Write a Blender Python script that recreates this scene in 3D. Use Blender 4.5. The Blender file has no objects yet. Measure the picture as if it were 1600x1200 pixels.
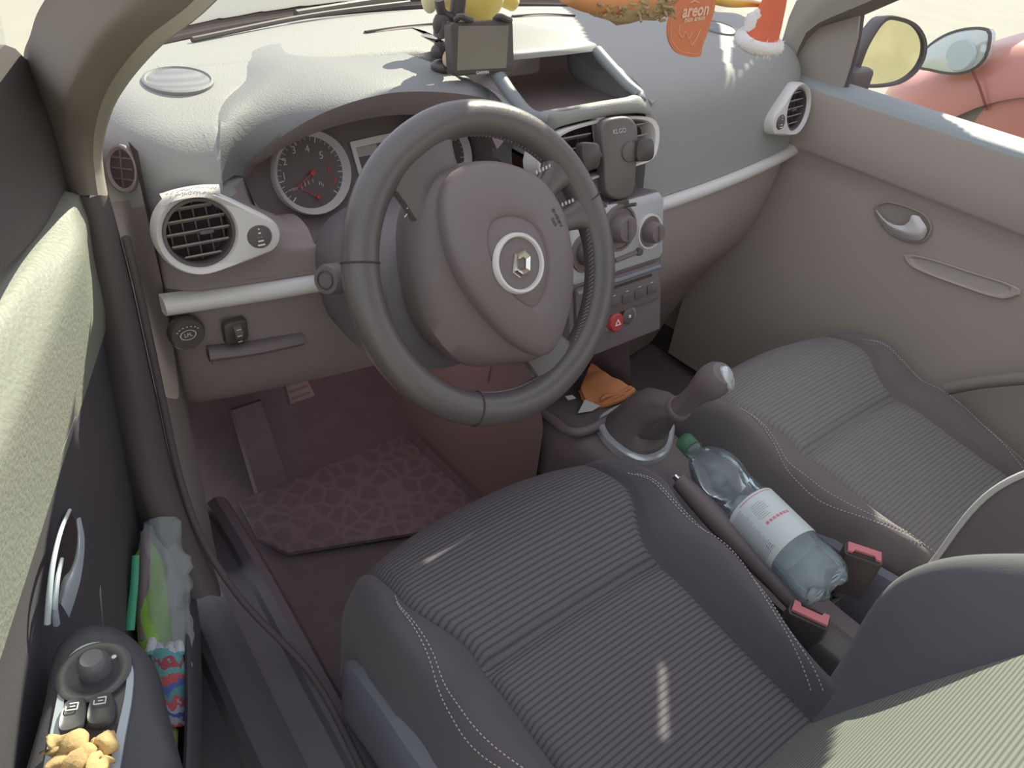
import bpy, bmesh, math, random
from mathutils import Vector, Matrix
from mathutils.noise import noise as mnoise
random.seed(7)
COL = bpy.context.scene.collection
SC = bpy.context.scene
V = Vector
PI = math.pi

# ---------------------------------------------------------------- camera
CAM = V((-0.88111, -0.63788, 1.16939))
CR = V((0.78167256, -0.61717447, 0.08990935))
CU = V((0.30829485, 0.50766558, 0.80450603))
CF = V((0.54216446, 0.6011417, -0.58709996))
FPX = 1224.44

def at(px, py, **k):
    """point of the car where the line of sight of a photo pixel meets the plane x/y/z = value"""
    v = CF + CR * ((px - 800) / FPX) - CU * ((py - 600) / FPX)
    ax, val = list(k.items())[0]
    i = 'xyz'.index(ax)
    return CAM + v * ((val - CAM[i]) / v[i])

def at_plane(px, py, o, n):
    v = CF + CR * ((px - 800) / FPX) - CU * ((py - 600) / FPX)
    return CAM + v * (((o - CAM).dot(n)) / v.dot(n))

cd = bpy.data.cameras.new('camera')
cam = bpy.data.objects.new('camera', cd)
COL.objects.link(cam)
R3 = Matrix((CR, CU, -CF)).transposed()
cam.matrix_world = Matrix.Translation(CAM) @ R3.to_4x4()
cd.sensor_fit = 'HORIZONTAL'
cd.sensor_width = 36.0
cd.lens = FPX * 36.0 / 1600.0
cd.clip_start = 0.02
cd.clip_end = 200
SC.camera = cam

# ---------------------------------------------------------------- materials
def lin(c):
    c /= 255.0
    return c / 12.92 if c <= 0.04045 else ((c + 0.055) / 1.055) ** 2.4

def rgb(r, g, b, k=1.0):
    return (lin(r) * k, lin(g) * k, lin(b) * k, 1.0)

def newmat(name):
    m = bpy.data.materials.new(name)
    m.use_nodes = True
    nt = m.node_tree
    b = nt.nodes['Principled BSDF']
    return m, nt, b

def mat(name, col, rough=0.6, metal=0.0, grain=0, gstr=0.25, var=0.0, vscale=8, spec=0.5, sheen=0.0, coat=0.0, gdist=0.001):
    m, nt, b = newmat(name)
    b.inputs['Base Color'].default_value = col
    b.inputs['Roughness'].default_value = rough
    b.inputs['Metallic'].default_value = metal
    b.inputs['Specular IOR Level'].default_value = spec
    if sheen:
        b.inputs['Sheen Weight'].default_value = sheen
    if coat:
        b.inputs['Coat Weight'].default_value = coat
        b.inputs['Coat Roughness'].default_value = 0.15
    tc = nt.nodes.new('ShaderNodeTexCoord')
    if grain:
        n = nt.nodes.new('ShaderNodeTexNoise')
        n.inputs['Scale'].default_value = grain
        n.inputs['Detail'].default_value = 2
        nt.links.new(tc.outputs['Object'], n.inputs['Vector'])
        bp = nt.nodes.new('ShaderNodeBump')
        bp.inputs['Strength'].default_value = gstr
        bp.inputs['Distance'].default_value = gdist
        nt.links.new(n.outputs['Fac'], bp.inputs['Height'])
        nt.links.new(bp.outputs['Normal'], b.inputs['Normal'])
    if var:
        n2 = nt.nodes.new('ShaderNodeTexNoise')
        n2.inputs['Scale'].default_value = vscale
        n2.inputs['Detail'].default_value = 4
        nt.links.new(tc.outputs['Object'], n2.inputs['Vector'])
        mx = nt.nodes.new('ShaderNodeMix')
        mx.data_type = 'RGBA'
        mx.inputs[6].default_value = tuple(c * (1 - var) for c in col[:3]) + (1,)
        mx.inputs[7].default_value = tuple(min(1, c * (1 + var)) for c in col[:3]) + (1,)
        nt.links.new(n2.outputs['Fac'], mx.inputs[0])
        nt.links.new(mx.outputs[2], b.inputs['Base Color'])
    return m

def stripes_mat(name, c1, c2, vec, period, rough=0.9, sharp=3.0, bump=0.6, sheen=0.0, wob=0.0):
    """fabric or print with fine parallel lines across the direction vec (object space)"""
    m, nt, b = newmat(name)
    b.inputs['Roughness'].default_value = rough
    b.inputs['Sheen Weight'].default_value = sheen
    N, L = nt.nodes, nt.links
    tc = N.new('ShaderNodeTexCoord')
    dot = N.new('ShaderNodeVectorMath'); dot.operation = 'DOT_PRODUCT'
    dot.inputs[1].default_value = V(vec) * (2 * PI / period)
    L.new(tc.outputs['Object'], dot.inputs[0])
    src = dot.outputs['Value']
    if wob:
        n = N.new('ShaderNodeTexNoise'); n.inputs['Scale'].default_value = 14
        L.new(tc.outputs['Object'], n.inputs['Vector'])
        ma = N.new('ShaderNodeMath'); ma.operation = 'MULTIPLY_ADD'
        ma.inputs[1].default_value = wob; L.new(n.outputs['Fac'], ma.inputs[0]); L.new(src, ma.inputs[2])
        src = ma.outputs[0]
    s = N.new('ShaderNodeMath'); s.operation = 'SINE'; L.new(src, s.inputs[0])
    h = N.new('ShaderNodeMath'); h.operation = 'MULTIPLY_ADD'; h.inputs[1].default_value = .5; h.inputs[2].default_value = .5
    L.new(s.outputs[0], h.inputs[0])
    p = N.new('ShaderNodeMath'); p.operation = 'POWER'; p.inputs[1].default_value = sharp
    L.new(h.outputs[0], p.inputs[0])
    mx = N.new('ShaderNodeMix'); mx.data_type = 'RGBA'
    mx.inputs[6].default_value = c1; mx.inputs[7].default_value = c2
    L.new(p.outputs[0], mx.inputs[0]); L.new(mx.outputs[2], b.inputs['Base Color'])
    if bump:
        bp = N.new('ShaderNodeBump'); bp.inputs['Strength'].default_value = bump; bp.inputs['Distance'].default_value = .0015
        bp.invert = True
        L.new(p.outputs[0], bp.inputs['Height']); L.new(bp.outputs['Normal'], b.inputs['Normal'])
    return m

def glass_mat(name, tint, gloss=0.12, rough=0.0):
    m, nt, b = newmat(name)
    N, L = nt.nodes, nt.links
    out = N['Material Output']
    N.remove(b)
    t = N.new('ShaderNodeBsdfTransparent'); t.inputs[0].default_value = tint
    g = N.new('ShaderNodeBsdfGlossy'); g.inputs['Roughness'].default_value = rough
    lw = N.new('ShaderNodeLayerWeight'); lw.inputs[0].default_value = gloss
    mx = N.new('ShaderNodeMixShader')
    L.new(lw.outputs['Fresnel'], mx.inputs[0]); L.new(t.outputs[0], mx.inputs[1]); L.new(g.outputs[0], mx.inputs[2])
    L.new(mx.outputs[0], out.inputs['Surface'])
    return m

def K(r, g, b, k=1.0):          # albedo that reads as this colour in the cabin's shade
    return rgb(r, g, b, k)

M = {}  # dark and far-side tones are lifted: lens haze put into the colours
M['dash'] = mat('dash_plastic', (.290, .288, .284, 1), .62, grain=420, gstr=.5, gdist=.0012)
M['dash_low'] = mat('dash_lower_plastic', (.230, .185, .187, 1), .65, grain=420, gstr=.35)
M['hood'] = mat('hood_plastic', (.200, .205, .208, 1), .6, grain=420, gstr=.5)
M['recess'] = mat('recess_plastic', (.175, .135, .130, 1), .7, grain=300, gstr=.2)
M['dark'] = mat('dark_plastic', (.095, .080, .082, 1), .5, grain=300, gstr=.15)
M['black'] = mat('black_plastic', (.058, .048, .048, 1), .42)
M['cluster'] = mat('cluster_plastic', (.150, .118, .115, 1), .6)
M['dialface'] = mat('dial_face_plastic', (.120, .092, .090, 1), .5)
M['hole'] = mat('dark_cavity', (.058, .046, .050, 1), .95, spec=.05)
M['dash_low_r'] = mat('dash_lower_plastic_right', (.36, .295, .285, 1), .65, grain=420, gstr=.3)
M['slat'] = mat('vent_slat_plastic', (.27, .215, .205, 1), .6)
M['silver'] = mat('silver_paint', (.70, .675, .66, 1), .38, metal=.05, grain=600, gstr=.03)
M['chrome'] = mat('chrome', (.85, .85, .86, 1), .12, metal=1)
M['satin'] = mat('satin_metal', (.62, .66, .70, 1), .3, metal=.5)
M['leather'] = mat('leather', (.085, .072, .074, 1), .36, grain=260, gstr=.25, spec=.6)
M['pad'] = mat('airbag_plastic', (.150, .120, .122, 1), .5, grain=340, gstr=.3)
M['pad_side'] = mat('airbag_side_plastic', (.125, .098, .098, 1), .6, grain=340, gstr=.25)
M['shroud'] = mat('column_plastic', (.125, .108, .118, 1), .5, grain=340, gstr=.2)
M['thread'] = mat('pale_thread', (.55, .50, .48, 1), .8)
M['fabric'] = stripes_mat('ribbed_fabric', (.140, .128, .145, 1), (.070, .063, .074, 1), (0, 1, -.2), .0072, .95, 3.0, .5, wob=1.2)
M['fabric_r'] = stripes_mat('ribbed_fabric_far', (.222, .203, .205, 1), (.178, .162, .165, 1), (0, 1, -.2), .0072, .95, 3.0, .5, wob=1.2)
M['fabric_b'] = stripes_mat('ribbed_fabric_back', (.205, .215, .190, 1), (.115, .122, .108, 1), (0, -.35, .94), .0078, .95, 1.6, .6)
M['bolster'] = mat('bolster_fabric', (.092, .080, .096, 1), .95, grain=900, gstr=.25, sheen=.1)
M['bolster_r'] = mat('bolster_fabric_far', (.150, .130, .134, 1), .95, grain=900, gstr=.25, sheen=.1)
M['bolster_b'] = mat('bolster_fabric_back', (.095, .098, .112, 1), .95, grain=900, gstr=.25, sheen=.1)
M['seat_side'] = mat('seat_side_plastic', (.135, .140, .175, 1), .55, grain=300, gstr=.1)
M['door'] = mat('door_plastic_sunlit', (.235, .245, .205, 1), .55, grain=190, gstr=.7, gdist=.0016, spec=.55)  # sunlight on the shoulder put into this lighter tone
M['door_shaded'] = mat('door_plastic_shaded', (.064, .060, .072, 1), .7, grain=300, gstr=.2)  # same door trim, its shade put into the darker tone
M['pdoor'] = mat('passenger_door_plastic', (.41, .35, .302, 1), .75, grain=300, gstr=.15, var=.06, vscale=3)
M['sill_top'] = mat('door_capping', (.30, .34, .36, 1), .55, grain=420, gstr=.35)
M['pillar'] = mat('pillar_trim', (.185, .155, .135, 1), .8, grain=200, gstr=.1)
M['pillar_lit'] = mat('pillar_trim_lit', (.36, .33, .28, 1), .8, grain=200, gstr=.1)  # lighter copy of the pillar trim, light on its face put into the colour
M['rubber'] = mat('rubber_seal', (.085, .068, .072, 1), .8)
M['pillar_shaded'] = mat('pillar_trim_shaded', (.092, .076, .080, 1), .8)  # darker copy of the pillar trim, shade put into the colour
M['sill'] = mat('sill_plastic', (.105, .092, .110, 1), .5, grain=200, gstr=.1)
M['carpet'] = mat('carpet', (.150, .118, .132, 1), 1, grain=500, gstr=.6, var=.2, vscale=30)
M['red_carpet'] = M['carpet']
M['console'] = mat('console_plastic', (.150, .120, .128, 1), .55, grain=340, gstr=.2)
M['paper'] = mat('paper', (.60, .585, .57, 1), .9)
M['ink'] = mat('pencil_ink', (.30, .29, .30, 1), .9)
M['orange_cloth'] = mat('orange_cloth', (.62, .22, .085, 1), .95, grain=700, gstr=.4, var=.12, vscale=20)
M['orange_card'] = mat('orange_card', (.72, .20, .085, 1), .7)
M['orange_toy'] = mat('orange_felt', (.66, .26, .10, 1), .95, grain=500, gstr=.5)
M['wool'] = mat('brown_wool', (.42, .29, .15, 1), 1, grain=260, gstr=1, var=.3, vscale=60)
M['white_fur'] = mat('white_fur', (.82, .80, .80, 1), 1, grain=500, gstr=1)
M['red_felt'] = mat('red_felt', (.72, .13, .06, 1), .95, grain=500, gstr=.5)
M['yellow'] = mat('yellow_plush', (.72, .55, .12, 1), 1, grain=600, gstr=.8, var=.1, vscale=30, sheen=.3)
M['yellow_pale'] = mat('pale_yellow_plush', (.80, .72, .42, 1), 1, grain=600, gstr=.8, sheen=.3)
M['screen'] = mat('gps_screen', (.165, .150, .125, 1), .25, spec=.6)
M['lcd'] = mat('pale_display', (.42, .40, .37, 1), .5)
M['white'] = mat('white_print', (.85, .84, .82, 1), .7)
M['grey_print'] = mat('grey_print', (.62, .58, .56, 1), .7)
M['red_print'] = mat('red_print', (.60, .05, .04, 1), .6)
M['pink'] = mat('buckle_button', (.74, .21, .22, 1), .55)
M['red_button'] = mat('red_button', (.48, .05, .05, 1), .4)
M['green_cap'] = mat('green_cap', (.06, .18, .09, 1), .5)
M['green'] = mat('green_plastic', (.05, .36, .20, 1), .5)
M['lime'] = mat('green_bottle', (.24, .48, .06, 1), .5)
M['lime_leaf'] = mat('yellow_green_tip', (.50, .56, .12, 1), .7)
M['tan'] = mat('tan_rag', (.52, .35, .15, 1), .9, grain=300, gstr=.7, var=.25, vscale=40)
M['capping_blue'] = mat('bezel_blue_grey', (.24, .27, .33, 1), .4)
M['button'] = mat('switch_plastic', (.060, .060, .068, 1), .35)
M['mat'] = None

def tread_mat():
    m, nt, b = newmat('rubber_mat')
    N, L = nt.nodes, nt.links
    tc = N.new('ShaderNodeTexCoord')
    vo = N.new('ShaderNodeTexVoronoi'); vo.feature = 'DISTANCE_TO_EDGE'; vo.inputs['Scale'].default_value = 26
    L.new(tc.outputs['Object'], vo.inputs['Vector'])
    cr = N.new('ShaderNodeValToRGB')
    cr.color_ramp.elements[0].color = (.190, .145, .155, 1); cr.color_ramp.elements[1].color = (.135, .104, .113, 1)
    cr.color_ramp.elements[1].position = .16
    L.new(vo.outputs['Distance'], cr.inputs[0]); L.new(cr.outputs[0], b.inputs['Base Color'])
    bp = N.new('ShaderNodeBump'); bp.inputs['Strength'].default_value = .5; bp.inputs['Distance'].default_value = .003
    bp.invert = True
    L.new(vo.outputs['Distance'], bp.inputs['Height']); L.new(bp.outputs['Normal'], b.inputs['Normal'])
    b.inputs['Roughness'].default_value = .6
    return m
M['mat'] = tread_mat()

def grille_mat():
    m, nt, b = newmat('speaker_mesh')
    N, L = nt.nodes, nt.links
    tc = N.new('ShaderNodeTexCoord')
    vo = N.new('ShaderNodeTexVoronoi'); vo.inputs['Scale'].default_value = 420; vo.inputs['Randomness'].default_value = 0
    L.new(tc.outputs['Object'], vo.inputs['Vector'])
    cr = N.new('ShaderNodeValToRGB')
    cr.color_ramp.elements[0].color = (.07, .07, .085, 1); cr.color_ramp.elements[1].color = (.22, .22, .25, 1)
    cr.color_ramp.elements[0].position = .2; cr.color_ramp.elements[1].position = .5
    L.new(vo.outputs['Distance'], cr.inputs[0]); L.new(cr.outputs[0], b.inputs['Base Color'])
    b.inputs['Roughness'].default_value = .6
    return m
M['grille'] = grille_mat()

# ---------------------------------------------------------------- object helpers
OFF = {}
def empty(name, loc, label=None, cat=None, group=None):
    o = bpy.data.objects.new(name, None)
    o.empty_display_size = .05
    COL.objects.link(o)
    o.location = loc
    OFF[o.name] = V(loc)
    if label: o['label'] = label
    if cat: o['category'] = cat
    if group: o['group'] = group
    return o

def tag(o, label=None, cat=None, group=None, kind=None):
    if label: o['label'] = label
    if cat: o['category'] = cat
    if group: o['group'] = group
    if kind: o['kind'] = kind
    return o

def mesh(name, verts, faces, m, parent=None, smooth=True, origin=None, auto=40, recalc=True):
    """verts in car coordinates; becomes one mesh object"""
    off = OFF[parent.name] if parent is not None else (V(origin) if origin is not None else V((0, 0, 0)))
    me = bpy.data.meshes.new(name)
    me.from_pydata([tuple(V(v) - off) for v in verts], [], faces)
    if recalc:
        bm = bmesh.new(); bm.from_mesh(me)
        bmesh.ops.remove_doubles(bm, verts=bm.verts, dist=1e-6)
        bmesh.ops.recalc_face_normals(bm, faces=bm.faces)
        bm.to_mesh(me); bm.free()
    ms = m if isinstance(m, (list, tuple)) else [m]
    for x in ms: me.materials.append(x)
    o = bpy.data.objects.new(name, me)
    COL.objects.link(o)
    if parent is not None:
        o.parent = parent
        OFF[o.name] = off
    else:
        o.location = off
        OFF[o.name] = off
    if smooth:
        for p in me.polygons: p.use_smooth = True
        if auto:
            try: me.set_sharp_from_angle(angle=math.radians(auto))
            except Exception: pass
    return o

class MB:
    def __init__(s): s.v = []; s.f = []; s.mi = []
    def add(s, v, f, mi=0):
        n = len(s.v); s.v += [V(x) for x in v]; s.f += [tuple(i + n for i in q) for q in f]; s.mi += [mi] * len(f)
        return s
    def build(s, name, m, parent=None, **k):
        o = mesh(name, s.v, s.f, m, parent, recalc=k.pop('recalc', len(set(s.mi)) < 2), **k)
        if len(set(s.mi)) > 1:
            for p, i in zip(o.data.polygons, s.mi): p.material_index = i
        return o

def spline(pts, n, closed=False):
    """Catmull-Rom resample by chord length"""
    P = [V(p) for p in pts]
    if closed: P = P + [P[0]]
    d = [0]
    for a, b in zip(P, P[1:]): d.append(d[-1] + max((b - a).length, 1e-9))
    T = d[-1]
    out = []
    cnt = n if not closed else n + 1
    for k in range(cnt):
        t = T * k / (cnt - 1)
        i = 0
        while i < len(P) - 2 and d[i + 1] < t: i += 1
        u = (t - d[i]) / (d[i + 1] - d[i])
        p1, p2 = P[i], P[i + 1]
        if closed:
            p0 = P[i - 1] if i > 0 else P[-2]
            p3 = P[i + 2] if i + 2 < len(P) else P[1]
        else:
            p0 = P[i - 1] if i > 0 else p1 * 2 - p2
            p3 = P[i + 2] if i + 2 < len(P) else p2 * 2 - p1
        # non-uniform tangents
        def dd(a, b): return max((b - a).length, 1e-9)
        h = dd(p1, p2)
        m1 = (p2 - p0) * (h / (dd(p0, p1) + h))
        m2 = (p3 - p1) * (h / (dd(p2, p3) + h))
        u2, u3 = u * u, u * u * u
        out.append(p1 * (2 * u3 - 3 * u2 + 1) + m1 * (u3 - 2 * u2 + u) + p2 * (-2 * u3 + 3 * u2) + m2 * (u3 - u2))
    return out[:n] if closed else out

def grid_faces(nr, nc, closed=False):
    f = []
    for i in range(nr - 1):
        for j in range(nc if closed else nc - 1):
            a = i * nc + j; b = i * nc + (j + 1) % nc
            f.append((a, b, b + nc, a + nc))
    return f

def loft(curves, n=24, m=None, closed=False, cap0=False, cap1=False, linear=False):
    """surface through a list of curves; m = samples across (None: use the curves themselves)"""
    rs = [spline(c, n, closed) for c in curves]
    if m:
        cols = [spline([r[j] for r in rs], m) for j in range(n)]
        rs = [[cols[j][i] for j in range(n)] for i in range(m)]
    v = [p for r in rs for p in r]
    f = grid_faces(len(rs), n, closed)
    if cap0: f.append(tuple(range(n - 1, -1, -1)))
    if cap1: f.append(tuple(range((len(rs) - 1) * n, len(rs) * n)))
    return v, f

def frame_of(t, up=V((0, 0, 1))):
    t = t.normalized()
    a = up.cross(t)
    if a.length < 1e-4: a = V((1, 0, 0)).cross(t)
    a.normalize()
    return a, t.cross(a).normalized()

def tube(pts, rad, n=10, k=None, closed=False, flat=1.0, up=V((0, 0, 1)), caps=True):
    P = spline(pts, k, closed) if k else [V(p) for p in pts]
    N = len(P)
    v = []
    R = rad if callable(rad) else ((lambda t: rad[0] + (rad[1] - rad[0]) * t) if isinstance(rad, (tuple, list)) else (lambda t: rad))
    for i, p in enumerate(P):
        if closed: t = P[(i + 1) % N] - P[i - 1]
        else: t = P[min(i + 1, N - 1)] - P[max(i - 1, 0)]
        a, b = frame_of(t, up)
        r = R(i / max(1, N - 1))
        for j in range(n):
            w = 2 * PI * j / n
            v.append(p + a * (math.cos(w) * r) + b * (math.sin(w) * r * flat))
    f = []
    for i in range(N if closed else N - 1):
        for j in range(n):
            a0 = i * n + j; a1 = i * n + (j + 1) % n; i2 = ((i + 1) % N) * n
            f.append((a0, a1, i2 + (j + 1) % n, i2 + j))
    if caps and not closed:
        f.append(tuple(range(n - 1, -1, -1))); f.append(tuple(range((N - 1) * n, N * n)))
    return v, f

def lathe(prof, o, ax, up=V((0, 0, 1)), n=32, cap=True, sx=1.0, sy=1.0):
    """prof: (radius, height along ax)"""
    ax = V(ax).normalized(); a, b = frame_of(ax, V(up)); o = V(o)
    v = []
    for r, h in prof:
        for j in range(n):
            w = 2 * PI * j / n
            v.append(o + ax * h + a * (math.cos(w) * r * sx) + b * (math.sin(w) * r * sy))
    f = grid_faces(len(prof), n, True)
    if cap:
        if prof[0][0] > 1e-6: f.append(tuple(range(n - 1, -1, -1)))
        if prof[-1][0] > 1e-6: f.append(tuple(range((len(prof) - 1) * n, len(prof) * n)))
    return v, f

def rrect(w, h, r, n=5):
    pts = []
    for cx, cy, a0 in ((w / 2 - r, h / 2 - r, 0), (-w / 2 + r, h / 2 - r, PI / 2), (-w / 2 + r, -h / 2 + r, PI), (w / 2 - r, -h / 2 + r, 1.5 * PI)):
        for i in range(n + 1):
            a = a0 + PI / 2 * i / n
            pts.append((cx + r * math.cos(a), cy + r * math.sin(a)))
    return pts

def slab(poly, o, ex, ey, ez, d, bev=0.0):
    """poly in (ex,ey) extruded from 0 to d along ez with a small bevel on the top edge"""
    o, ex, ey, ez = V(o), V(ex), V(ey), V(ez)
    cx = sum(p[0] for p in poly) / len(poly); cy = sum(p[1] for p in poly) / len(poly)
    def ring(h, ins):
        out = []
        for x, y in poly:
            dx, dy = x - cx, y - cy; L = math.hypot(dx, dy) or 1
            out.append(o + ex * (x - dx / L * ins) + ey * (y - dy / L * ins) + ez * h)
        return out
    rings = [ring(0, 0), ring(d - (bev if d > 0 else -bev), 0)]
    if bev: rings.append(ring(d - (bev if d > 0 else -bev) * .3, bev * .3)); rings.append(ring(d, bev))
    n = len(poly)
    v = [p for r in rings for p in r]
    f = grid_faces(len(rings), n, True)
    f.append(tuple(range(n - 1, -1, -1))); f.append(tuple(range((len(rings) - 1) * n, len(rings) * n)))
    return v, f

def box(o, ex, ey, ez, sx, sy, sz, r=.003):
    return slab(rrect(sx, sy, min(r * 1.5, sx * .45, sy * .45), 3), V(o) - V(ez) * (sz / 2), ex, ey, ez, sz, r)

def text(name, s, o, ex, ey, size, m, parent, ext=.0002, align='CENTER', bold=0.0):
    cu = bpy.data.curves.new(name, 'FONT')
    cu.body = s; cu.size = size; cu.align_x = align; cu.align_y = 'CENTER'; cu.extrude = ext; cu.offset = bold
    cu.resolution_u = 2
    t = bpy.data.objects.new(name, cu); COL.objects.link(t)
    dg = bpy.context.evaluated_depsgraph_get()
    me = bpy.data.meshes.new_from_object(t.evaluated_get(dg))
    bpy.data.objects.remove(t); bpy.data.curves.remove(cu)
    ex, ey = V(ex).normalized(), V(ey).normalized(); ez = ex.cross(ey)
    vs = [V(o) + ex * v.co.x + ey * v.co.y + ez * v.co.z for v in me.vertices]
    fs = [tuple(p.vertices) for p in me.polygons]
    bpy.data.meshes.remove(me)
    return vs, fs

def ellipsoid(o, ex, ey, ez, rx, ry, rz, n=16, k=10, jit=0, seed=0):
    o, ex, ey, ez = V(o), V(ex), V(ey), V(ez)
    v = []
    for i in range(k + 1):
        th = PI * i / k
        for j in range(n):
            ph = 2 * PI * j / n
            d = V((math.sin(th) * math.cos(ph), math.sin(th) * math.sin(ph), math.cos(th)))
            s = 1 + (jit * mnoise(d * 2.5 + V((seed, seed * .7, 0))) if jit else 0)
            v.append(o + (ex * (d.x * rx) + ey * (d.y * ry) + ez * (d.z * rz)) * s)
    return v, grid_faces(k + 1, n, True)

SUN = V((.70, .36, .64)).normalized()     # towards the sun
SUNH = V((SUN.x, SUN.y, 0)).normalized()
X, Y, Z = V((1, 0, 0)), V((0, 1, 0)), V((0, 0, 1))

def sstep(a, b, x):
    t = max(0, min(1, (x - a) / (b - a))); return t * t * (3 - 2 * t)
# ================================================================ dashboard
DB = empty('dashboard', (0, .45, .6), 'grey plastic car dashboard with round silver rimmed vents and hooded dials', 'dashboard')
def yf(x): return .253 - .075 * (1 - (x / .66) ** 2)
def ends(x):
    a = abs(x)
    if a < .60: return 0
    t = (a - .60) / .10
    return .13 * t ** 3
def base(x): return V((x, .80 - .27 * (x / .66) ** 2, .835 + .012 * (x / .66) ** 2))
def top3(x):
    b = base(x); e = max(0, (abs(x) - .60) / .10) ** 2
    k = (b.y - .46)
    return [b, V((x, .46 + k * .66, .860)), V((x, .46 + k * .33, .866 - .006 * e)), V((x, .46, .866 - .012 * e))]
def full(x):
    y = yf(x) + ends(x); e = max(0, (abs(x) - .60) / .10) ** 2
    tops = top3(x)
    return tops + [V((x, y + .135, .857 - .012 * e)), V((x, y + .085, .845 - .02 * e)), V((x, y + .050, .831 - .022 * e)),
            V((x, y + .026, .803 - .015 * e)), V((x, y + .016, .745)), V((x, y + .010, .70)), V((x, y + .004, .655))]
def low(x):
    y = yf(x)
    return top3(x) + [V((x, .435, .864)), V((x, .425, .855)), V((x, .42, .80)), V((x, .41, .72)), V((x, .40, .66)), V((x, y + .06, .655)), V((x, y + .015, .662)), V((x, y + .004, .660))]
def mid(x):
    return top3(x) + [V((x, .44, .82)), V((x, .41, .795)), V((x, .33, .785)), V((x, .25, .80)), V((x, .215, .76)), V((x, .215, .70)), V((x, .19, .660))]
mb = MB()
def seg(xs, fn):
    cs = [spline(fn(x), 40) for x in xs]
    mb.add([p for c in cs for p in c], grid_faces(len(cs), 40))
seg([-.70, -.69, -.68, -.665, -.65, -.635, -.62, -.605, -.59, -.575], full)
cs_b = []
YC = [(-.575, .25), (-.565, .265), (-.545, .300), (-.52, .335), (-.48, .37), (-.44, .40)]
for x in (-.575, -.57, -.562, -.555, -.545, -.535, -.515, -.49, -.465, -.44):
    pr_ = spline(full(x), 60)
    for (xa, ya), (xb, yb) in zip(YC, YC[1:]):
        if xa <= x <= xb: yc = ya + (yb - ya) * (x - xa) / (xb - xa)
    out_ = []
    for p in pr_:
        if p.y >= yc or not out_ : out_.append(p)
        else: out_.append(out_[-1] + V((0, -.00002, -.00002)))
    cs_b.append(out_)
mb.add([p for c in cs_b for p in c], grid_faces(len(cs_b), 60))
def skirt(x):
    u = min(1, (x + .575) / .085)
    y = yf(x); t = .765 - .055 * u
    return [V((x, y + .12, t - .02)), V((x, y + .07, t)), V((x, y + .035, t - .003)), V((x, y + .018, t - .018)), V((x, y + .010, .69)), V((x, y + .004, .655))]
seg([-.575, -.56, -.545, -.53, -.51, -.49, -.47], skirt)
seg([-.565, -.55, -.53, -.51, -.49, -.47] + [-.44 + .0315 * i for i in range(11)], low)
ck_ = [[at(318, 296, y=.262), at(350, 282, y=.31), at(383, 266, y=.345)], [at(333, 308, y=.258), at(358, 292, y=.30), at(381, 278, y=.329)], [at(344, 328, y=.254), at(370, 316, y=.285), at(394, 311, y=.314)], [at(372, 362, y=.246), at(400, 352, y=.275), at(428, 346, y=.302)]]
mb.add(*loft(ck_, 10, 10))
seg([-.125 + .025 * i for i in range(11)], mid)
_d0 = [p + (V((-.004, .055, 0)) if i > 4 else V((-.004, 0, 0))) for i, p in enumerate(full(.112))]
_f = full
seg([.108, .110, .125, .16, .20, .25, .30, .36, .42, .48, .53, .57, .60, .615, .63, .64, .648, .654, .658], lambda x: _d0 if x < .109 else full(x))
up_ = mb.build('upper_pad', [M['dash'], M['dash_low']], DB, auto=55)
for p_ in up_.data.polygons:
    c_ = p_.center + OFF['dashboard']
    if c_.z < .752 and c_.x < .105 and c_.y < .36: p_.material_index = 1  # lower left faces browner and darker: shade put into the colour
from mathutils.bvhtree import BVHTree
BV = BVHTree.FromPolygons([v_.co + OFF['dashboard'] for v_ in up_.data.vertices], [tuple(p.vertices) for p in up_.data.polygons])
def hit(px, py, lift=0):
    d = (CF + CR * ((px - 800) / FPX) - CU * ((py - 600) / FPX)).normalized()
    loc, nor, _, _ = BV.ray_cast(CAM, d)
    if loc is None: loc, nor = at(px, py, z=.85), V((0, 0, 1))
    if nor.dot(d) > 0: nor = -nor
    return loc + nor * lift, nor

# lower panel
def lowp(x):
    y = yf(x) + ends(x)
    L = [V((x, y + .006, .662)), V((x, y + .008, .615)), V((x, y + .02, .52)), V((x, y + .045, .455 if x < 0 else .43))]
    return L + ([V((x, y + .09, .430)), V((x, y + .20, .425))] if x < 0 else [V((x, y + .10, .34)), V((x, y + .17, .20)), V((x, y + .23, .04))])  # passenger side carried down to the floor, added to brighten the dark footwell
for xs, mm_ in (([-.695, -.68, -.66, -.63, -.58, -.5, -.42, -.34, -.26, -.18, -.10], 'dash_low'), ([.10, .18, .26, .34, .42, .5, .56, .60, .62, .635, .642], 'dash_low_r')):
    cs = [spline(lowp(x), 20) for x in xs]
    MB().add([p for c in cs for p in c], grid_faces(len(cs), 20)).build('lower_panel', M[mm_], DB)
# silver trim strips
def strip(x0, x1, n=16):
    cs = []
    for i in range(n):
        x = x0 + (x1 - x0) * i / (n - 1); y = yf(x)
        k = 1
        c = V((x, y + .004, .640))
        cs.append([c + V((0, -.013 * k * math.sin(a) , .0125 * k * math.cos(a))) for a in [PI * j / 8 for j in range(9)]] + [c + V((0, .01, -.0125 * k)), c + V((0, .01, .0125 * k))])
    v = [p for c in cs for p in c]
    return v, grid_faces(n, 11, True) + [tuple(range(11)), tuple(range((n - 1) * 11, n * 11))]
MB().add(*strip(-.664, -.20)).build('trim_strip', M['silver'], DB)
MB().add(*strip(.100, .670)).build('trim_strip', M['silver'], DB)

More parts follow.
